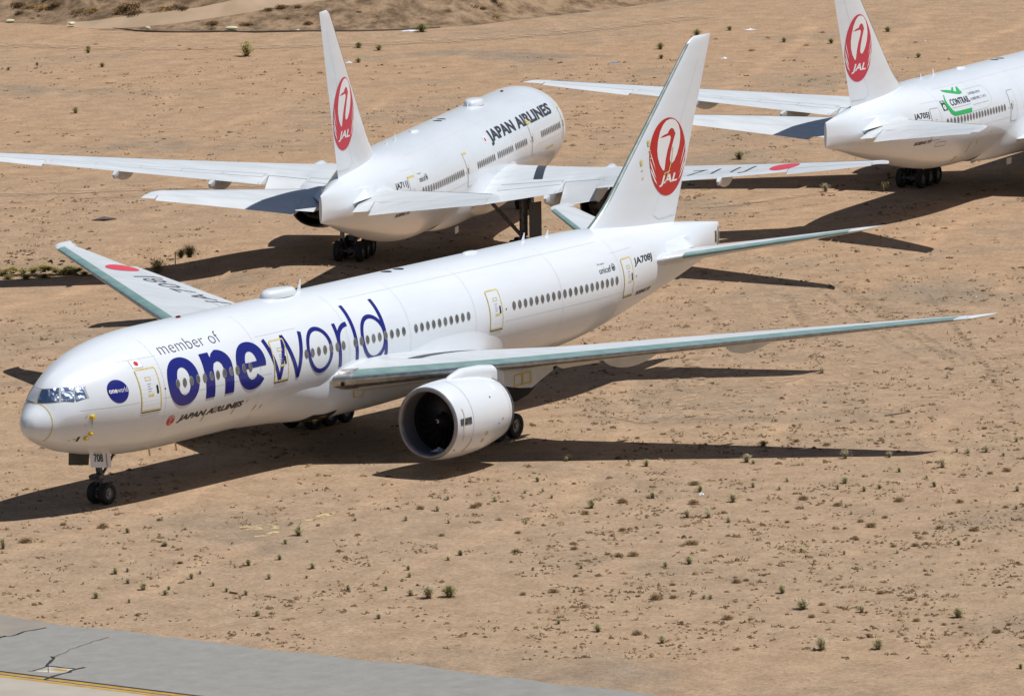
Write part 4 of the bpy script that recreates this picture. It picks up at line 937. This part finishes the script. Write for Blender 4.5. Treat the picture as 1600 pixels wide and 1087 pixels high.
# prominent plants
for a in (('olive', 659, 50, 16, 'dark round shrub beside white rubbish at the foot of the earth bank', .9), ('yellow', 385, 88, 24, 'tall open yellow-green bush standing alone left of the middle tail fin', 1.05), ('olive', 560, 75, 11, 'round dark olive shrub just right of the middle tail fin top', .9), ('yellow', 246, 425, 26, 'yellow-green bush in the wing shadow behind the nearest right wing', .9),
          ('green', 118, 177, 11, 'lone grey-green shrub on open sand above the left wing of the middle airliner', 1.1), ('green', 1290, 300, 13, 'sage green bush before the shadow strip under the middle wing tip', 1.1), ('green', 1384, 299, 16, 'sage green bush beside the shadow of the far airliner tail', 1.0),
          ('green', 670, 934, 22, 'large grey-green shrub with yellowish top, left of a greener twin', 1.0), ('olive', 702, 932, 20, 'greenest round shrub on the front sand, right of its yellowish twin', 1.0), ('green', 1255, 951, 23, 'broad sage shrub with a brown tuft at its foot', .75), ('green', 1497, 964, 20, 'compact sage shrub nearest the right edge of the front sand', .9), ('green', 1283, 1015, 20, 'tall sage shrub with a small one at its left foot, near the bottom edge', 1.25), ('green', 1372, 1014, 17, 'upright sage shrub near the bottom edge, right of the tallest one', 1.15),
          ('green', 5, 857, 12, 'sage shrub cut by the left edge of the picture', 1.7), ('dry', 40, 847, 17, 'olive-brown tumbleweed beside the shrub at the left edge', .8), ('dry', 161, 824, 15, 'brown tumbleweed standing alone near the nose wheel shadow', .9), ('green', 467, 836, 17, 'sage shrub beside flaked yellow paint on the sand', 1.05), ('pale', 1074, 808, 18, 'pale green shrub below two tumbleweeds and a white rag', .9), ('dry', 1084, 787, 14, 'round tumbleweed just below the white rag', 1.0), ('dry', 1085, 757, 15, 'brown tumbleweed above the white rag', .75), ('dry', 1080, 850, 18, 'wide brown tumbleweed with gold tufts at its sides', .7), ('olive', 1193, 697, 12, 'black-looking tumbleweed in the wing tip shadow', .8)):
    plant(*a)
LST = {'green': [(199, 832, 10), (258, 853, 11), (180, 896, 12), (199, 893, 8), (299, 904, 11), (313, 896, 7), (224, 921, 13), (200, 911, 10), (258, 929, 10), (264, 921, 8), (150, 934, 12), (202, 941, 8), (388, 883, 12), (437, 874, 11), (488, 888, 12), (420, 904, 10), (446, 849, 9), (480, 847, 6), (479, 903, 6), (544, 922, 11), (603, 922, 9), (592, 966, 10), (402, 962, 11), (640, 901, 9), (638, 890, 9), (720, 867, 11), (700, 875, 8), (683, 798, 10), (333, 915, 8), (354, 924, 9), (384, 929, 10), (641, 930, 12), (924, 793, 16), (1020, 778, 12), (1145, 784, 15), (1177, 761, 10), (1094, 768, 12), (994, 768, 6), (1077, 880, 14), (1040, 885, 10), (908, 888, 8), (873, 974, 9), (934, 986, 14), (1034, 1004, 14), (1222, 926, 15), (1346, 956, 13), (1320, 755, 12), (1309, 764, 10), (1405, 737, 9), (1460, 760, 11), (1374, 763, 9), (1350, 767, 10), (1319, 866, 8), (1498, 851, 10), (1595, 1044, 10), (1589, 767, 11), (889, 719, 11), (1167, 722, 14), (1177, 724, 8), (1390, 714, 10), (1010, 728, 12), (897, 925, 7), (1100, 935, 8), (1110, 935, 9), (1252, 862, 8), (840, 752, 10)],
       'pale': [(555, 813, 8), (634, 813, 11), (700, 780, 10), (773, 783, 11), (701, 817, 8), (822, 818, 9), (1107, 808, 16), (1138, 816, 12), (1473, 730, 18), (1321, 716, 16), (1448, 747, 8), (1218, 765, 9), (1230, 752, 9), (1495, 706, 10), (1512, 708, 12), (1541, 706, 14), (1568, 712, 9), (1588, 690, 12), (1284, 583, 14), (1217, 689, 5), (1190, 680, 6), (1588, 795, 10), (1322, 792, 8), (1330, 803, 8), (1402, 864, 8), (885, 720, 8), (130, 912, 6), (1480, 590, 8), (848, 768, 9), (862, 778, 9), (820, 770, 8)],
       'dry': [(249, 813, 8), (282, 880, 8), (99, 820, 9), (972, 785, 14), (915, 803, 11), (972, 829, 10), (1105, 809, 6), (809, 833, 8), (806, 863, 12), (897, 858, 10), (967, 869, 12), (990, 868, 14), (895, 850, 8), (949, 866, 7), (865, 925, 13), (817, 929, 9), (1025, 936, 17), (1052, 934, 10), (1051, 914, 8), (995, 991, 13), (1151, 910, 12), (1166, 907, 8), (1361, 823, 15), (1345, 815, 9), (1468, 826, 11), (1523, 829, 13), (1309, 790, 12), (1405, 783, 13), (1383, 809, 8), (1230, 816, 7), (1320, 826, 6), (1338, 843, 8), (1396, 854, 8), (1430, 853, 11), (1447, 850, 8), (1255, 780, 13), (1500, 785, 10), (1571, 793, 8), (1573, 736, 12), (1547, 740, 8), (1558, 988, 12), (1576, 976, 8), (1432, 970, 10), (1501, 980, 7), (1475, 976, 7), (1268, 964, 10), (1284, 945, 9), (1137, 967, 14), (1534, 1003, 7), (1375, 927, 11), (1422, 937, 10), (1292, 696, 10), (900, 900, 7), (747, 790, 12), (657, 795, 11), (741, 793, 12), (690, 837, 8), (1244, 690, 9), (1536, 455, 6), (1240, 665, 5), (1394, 660, 7), (1538, 670, 8), (996, 685, 7), (897, 756, 6)],
       'olive': [(592, 79, 10), (560, 98, 8), (138, 79, 8), (138, 83, 7), (160, 105, 8), (13, 110, 6), (58, 102, 5), (1032, 77, 11), (1033, 92, 8), (1225, 66, 8), (1140, 48, 8), (1089, 57, 12), (1299, 68, 9), (1387, 50, 9), (1435, 90, 8), (1388, 275, 6), (108, 427, 26), (98, 429, 16), (296, 402, 20), (283, 403, 14), (1155, 249, 14), (163, 418, 12), (118, 426, 15), (12, 436, 14), (40, 436, 16), (70, 434, 14), (132, 430, 14)],
       'yellow': [(5, 430, 20), (20, 427, 24), (36, 428, 17), (52, 427, 22), (68, 425, 26), (76, 423, 17), (86, 426, 19), (124, 424, 14), (148, 421, 18), (158, 419, 12), (-8, 430, 20)],
       'tuft': [(1200, 60, 7), (1118, 62, 6), (1175, 80, 10), (1285, 52, 8), (1260, 72, 8), (1430, 67, 6), (880, 222, 10), (895, 228, 9), (1091, 307, 9), (1116, 310, 5), (1250, 292, 6), (1355, 296, 8), (160, 290, 6), (150, 70, 6), (280, 72, 6), (296, 78, 7), (322, 76, 6), (500, 115, 8), (540, 118, 6), (905, 545, 6), (960, 600, 7), (1200, 606, 8), (1276, 604, 6), (1480, 850, 6), (1100, 860, 10), (1065, 853, 9), (914, 864, 7), (953, 895, 6), (1040, 888, 8)]}
for k, v in LST.items():
    for x, y, wd in v: plant(k, x, y, wd, None, .5 if 412 < y < 440 and x < 260 else 1.0)
# brush on the bank
nb = 0
for i in range(70):
    s = rnd.uniform(dl[1], dl[12]); t = rnd.uniform(1, 30)
    if abs(t-track_t(s)) < 3: continue
    k = rnd.choice(['dry', 'tuft', 'dry', 'tuft', 'dry']); pr = PROTO[k][i % 4]; o = pr[0].copy(); COL.objects.link(o); p = bank_pt(s, t); o.location = p; z = rnd.uniform(.3, .9); o.scale = (z*1.2, z*1.2, z*.8); o.rotation_euler = (0, 0, rnd.uniform(0, 6))
    tag(o, 'dry brush clump growing on the slope of the earth bank' if k != 'olive' else 'dark bush growing on the slope of the earth bank', SPECIES[k][1], 'brush on the earth bank' if k != 'olive' else 'dark bushes on the earth bank')
def on_bank(x, y):
    "where the sight line meets the bank"
    d = (_f*FPX+_r2*(x-800)-_u2*(y-543.5)).normalized(); P = gp(x, max(y, 30))
    for i in range(400):
        t0 = 470+i*.5; Q = CAM+d*t0; bb = (Q-C0).dot(RW); lo, hi = 0, smax
        for _ in range(24):
            m_ = (lo+hi)/2
            if (Vector((bxs(m_), bys(m_), 0))-C0).dot(RW) < bb: lo = m_
            else: hi = m_
        tt = (Q-C0).dot(AW)-(Vector((bxs(lo), bys(lo), 0))-C0).dot(AW)
        if tt > -.4 and Q.z <= max(bank_h(lo, tt), 0): return Q
    return P
for i, (x, y, wd, k) in enumerate(((130, 20, 26, 'tuft'), (147, 18, 22, 'tuft'), (118, 18, 16, 'tuft'), (188, 21, 24, 'tuft'), (205, 14, 34, 'dry'), (213, 22, 24, 'dry'), (197, 10, 22, 'tuft'), (258, 15, 22, 'tuft'), (275, 13, 24, 'tuft'), (287, 14, 16, 'dry'), (238, 16, 12, 'tuft'), (70, 14, 26, 'tuft'), (88, 9, 22, 'dry'), (52, 12, 18, 'tuft'), (30, 8, 20, 'dry'), (333, 38, 18, 'dry'), (345, 34, 12, 'tuft'), (385, 40, 18, 'dry'), (398, 39, 12, 'tuft'), (53, 31, 11, 'dry'), (740, 12, 16, 'dry'), (755, 14, 12, 'dry'), (700, 18, 12, 'tuft'), (450, 30, 10, 'dry'), (480, 26, 10, 'dry'), (420, 16, 14, 'dry'), (440, 12, 16, 'dry'), (465, 12, 14, 'dry'), (660, 30, 9, 'tuft'), (620, 36, 8, 'dry'), (780, 8, 14, 'tuft'), (560, 20, 10, 'dry'), (590, 26, 8, 'tuft'))):
    pr = PROTO[k][i % 4]; o = pr[0].copy(); COL.objects.link(o); p = on_bank(x, y); o.location = p; z = wd/FPX*(p-CAM).length; o.scale = (z*1.3, z*1.3, z*(.75 if k == 'tuft' else .6)); o.rotation_euler = (0, 0, i)
    tag(o, 'golden dry brush clump on the slope beside the dirt track' if k == 'tuft' else 'brown dead bush on the slope beside the dirt track', SPECIES[k][1], 'golden brush beside the dirt track' if k == 'tuft' else 'brown bushes beside the dirt track')
# fine dead-weed litter: more than anyone could count
b = MB(); rr = random.Random(3)
def litter(P, s, mi, n):
    for _ in range(n):
        c = P+Vector((rr.gauss(0, s), rr.gauss(0, s), 0)); r = rr.uniform(.03, .12)*(1 if rr.random() < .9 else 1.7); h = r*rr.uniform(.35, .8); a0 = rr.uniform(0, 6)
        ring = [c+Vector((r*rr.uniform(.6, 1.3)*cos(a0+2*pi*i/6), r*rr.uniform(.6, 1.3)*sin(a0+2*pi*i/6), -.005)) for i in range(6)]
        top = [c+Vector((r*.45*cos(a0+.4+2*pi*i/3), r*.45*sin(a0+.4+2*pi*i/3), h*rr.uniform(.6, 1))) for i in range(3)]
        b.add(ring+top, [(0, 1, 6), (1, 2, 6), (2, 7, 6), (2, 3, 7), (3, 4, 7), (4, 8, 7), (4, 5, 8), (5, 0, 8), (0, 6, 8), (6, 7, 8)], mi)
        if rr.random() < .5: o = Vector((rr.gauss(0, .07), rr.gauss(0, .07), rr.uniform(.05, .15))); blade(b, c, c+o, .05, .015, mi, rr)
cnt = 0
while cnt < 5000:
    x, y = rr.uniform(-20, 1620), rr.uniform(90, 1030)
    d = noise.noise(Vector((x*.006, y*.02, 3)))*.5+.5
    if 430 < y < 1000 and x > 820: d += .18
    if y < 300: d += .05
    if x+y*1.9 < 0 or d < rr.uniform(.35, .95): continue
    P = ground_at(x, y)
    if P.x < -20.4: continue
    cnt += 1; litter(P, rr.choice((.08, .14, .25, .45)), rr.choice((0, 0, 0, 1, 1, 2)), rr.choice((1, 2, 3, 5, 8)))
tag(b.build('dry_weed_litter', [mat('dead_weed_dark', (.17, .112, .065), .95, spec=.1), mat('dead_weed_brown', (.25, .17, .10), .95, spec=.1), mat('dead_weed_straw', (.31, .215, .115), .95, spec=.1)], smooth=False), kind='stuff')

# ------------------------------------------------------------------ small things on the ground
STEELP = mat('post_grey', (.22, .21, .20), .6, .3)
o = MB(); P = gp(274, 411.5); o.tube((0, 0, -.1), (0, 0, .72), .035); o.box((0, 0, .70), (.045, .045, .02)); o = o.build('stake', STEELP); o.location = P; tag(o, 'thin grey post standing in the wing shadow beside a bush', 'post')
P = gp(75.5, 1050.2); rt = empty('marker_stake', P); tag(rt, 'short orange stake with blue top on the painted pavement patch', 'stake')
o = MB(); o.tube((0, 0, 0), (0, 0, .27), .02); o.build('post', mat('stake_orange', (.55, .22, .02), .6), rt); o = MB(); o.tube((0, 0, .27), (0, 0, .33), .03); o.build('cap', mat('stake_blue', (.03, .12, .4), .5), rt)
o = MB(); A_, B_ = gp(1383, 650), gp(1419, 645); o.tube(A_+Vector((0, 0, .04)), B_+Vector((0, 0, .06)), .045, .03, 6); tag(o.build('pole', mat('weathered_wood', (.16, .13, .10), .9)), 'long thin pole lying on the sand below the nearest left wing tip', 'pole')
o = MB(); A_, B_ = gp(359, 926), gp(371, 928); o.tube(A_+Vector((0, 0, .05)), B_+Vector((0, 0, .05)), .05, .04, 6); tag(o.build('wood_scrap', mat('brown_wood', (.20, .10, .05), .9)), 'short piece of brown wood lying near the taxiway', 'wood scrap')
b = MB(); q = [gp(*p) for p in ((143, 345), (164, 345.5), (183, 342.5), (162, 341))]
b.add([(p.x, p.y, .05+.08*(i % 2)) for i, p in enumerate(q)]+[(p.x, p.y, .02+.08*(i % 2)) for i, p in enumerate(q)], [(0, 1, 2, 3), (7, 6, 5, 4), (0, 4, 5, 1), (1, 5, 6, 2), (2, 6, 7, 3), (3, 7, 4, 0)])
tag(b.build('metal_sheet', mat('rusty_sheet', (.10, .075, .065), .8), smooth=False), 'flat dark metal sheet lying on the sand under the middle airliner left wing', 'metal sheet')
RAG = vary(mat('white_plastic', (.7, .7, .7), .6), (.55, .55, .55), (.8, .8, .8), (1, 1, 1), 5)
BLU = mat('blue_plastic', (.05, .28, .55), .5)
def rag(name, x, y, wpx, label, m=RAG, hgt=.3, seed=0, cat='rubbish', P=None, wm=None, k=1.6):
    hgt *= .42
    P = P or gp(x, y); wm = wm or wpx/FPX*(P-CAM).length; b = MB(); n = 12; rg = []
    for i in range(n+1):
        r = []
        for j in range(n+1):
            u, v = -1+2*i/n, -1+2*j/n; rad = sqrt(u*u+v*v); e_ = 1+.5*noise.noise(Vector((math.atan2(v, u)*1.2, seed, 0)))
            r.append((u*wm/2*e_, v*wm/2*e_*k*.5, .015+hgt*max(0, 1-rad)*.8+hgt*.9*abs(noise.noise(Vector((u*2.3, v*2.3, seed+5))))*max(0, 1.3-rad)))
        rg.append(r)
    b.loft(rg, False); o = b.build(name, m, sharp=30); o.location = P; o.rotation_euler = (0, 0, YAW-pi/2+.3*seed); tag(o, label, cat); return o
for i, a in enumerate((('plastic_scrap', 640, 49, 22, 'long heap of white rubbish beside the dark shrub below the bank'), ('plastic_scrap', 465, 48.5, 9, 'small white scrap by the hose left of the middle tail fin'), ('plastic_scrap', 776, 30.5, 12, 'white rubbish at the foot of the bank, right of the dark shrub'), ('plastic_scrap', 1172, 47, 17, 'white plastic sheet on the far sand left of the far tail fin'), ('plastic_scrap', 1132, 92, 11, 'thin white scrap right of the nearest tail fin top'), ('plastic_scrap', 545, 98.5, 13, 'flat white scrap beside the middle tail fin'), ('plastic_scrap', 1096, 772.5, 11, 'white rag on the sand between two tumbleweeds'), ('plastic_bucket_lid', 1525, 465, 5, 'tiny white lid on the sand above the nearest left wing tip'), ('plastic_scrap', 20, 414, 7, 'white scrap behind the yellow shrubs at the left edge'), ('plastic_scrap', 1445, 65, 4, 'tiny white scrap on the far sand right of the far tail fin'))):
    rag(*a, seed=i)
rag('blue_tarp', 960, 98, 13, 'small blue plastic sheet on the far sand left of the nearest tail fin', BLU, .12, 3)
# crumpled plastic left in the inlet of the near engine
o = rag('crumpled_plastic', 0, 0, 0, 'crumpled white plastic lying inside the inlet of the nearest engine', RAG, .35, 4, 'plastic sheet', Vector((21.35, -9.75, -2.78-1.52+5.321+.235)), .75)
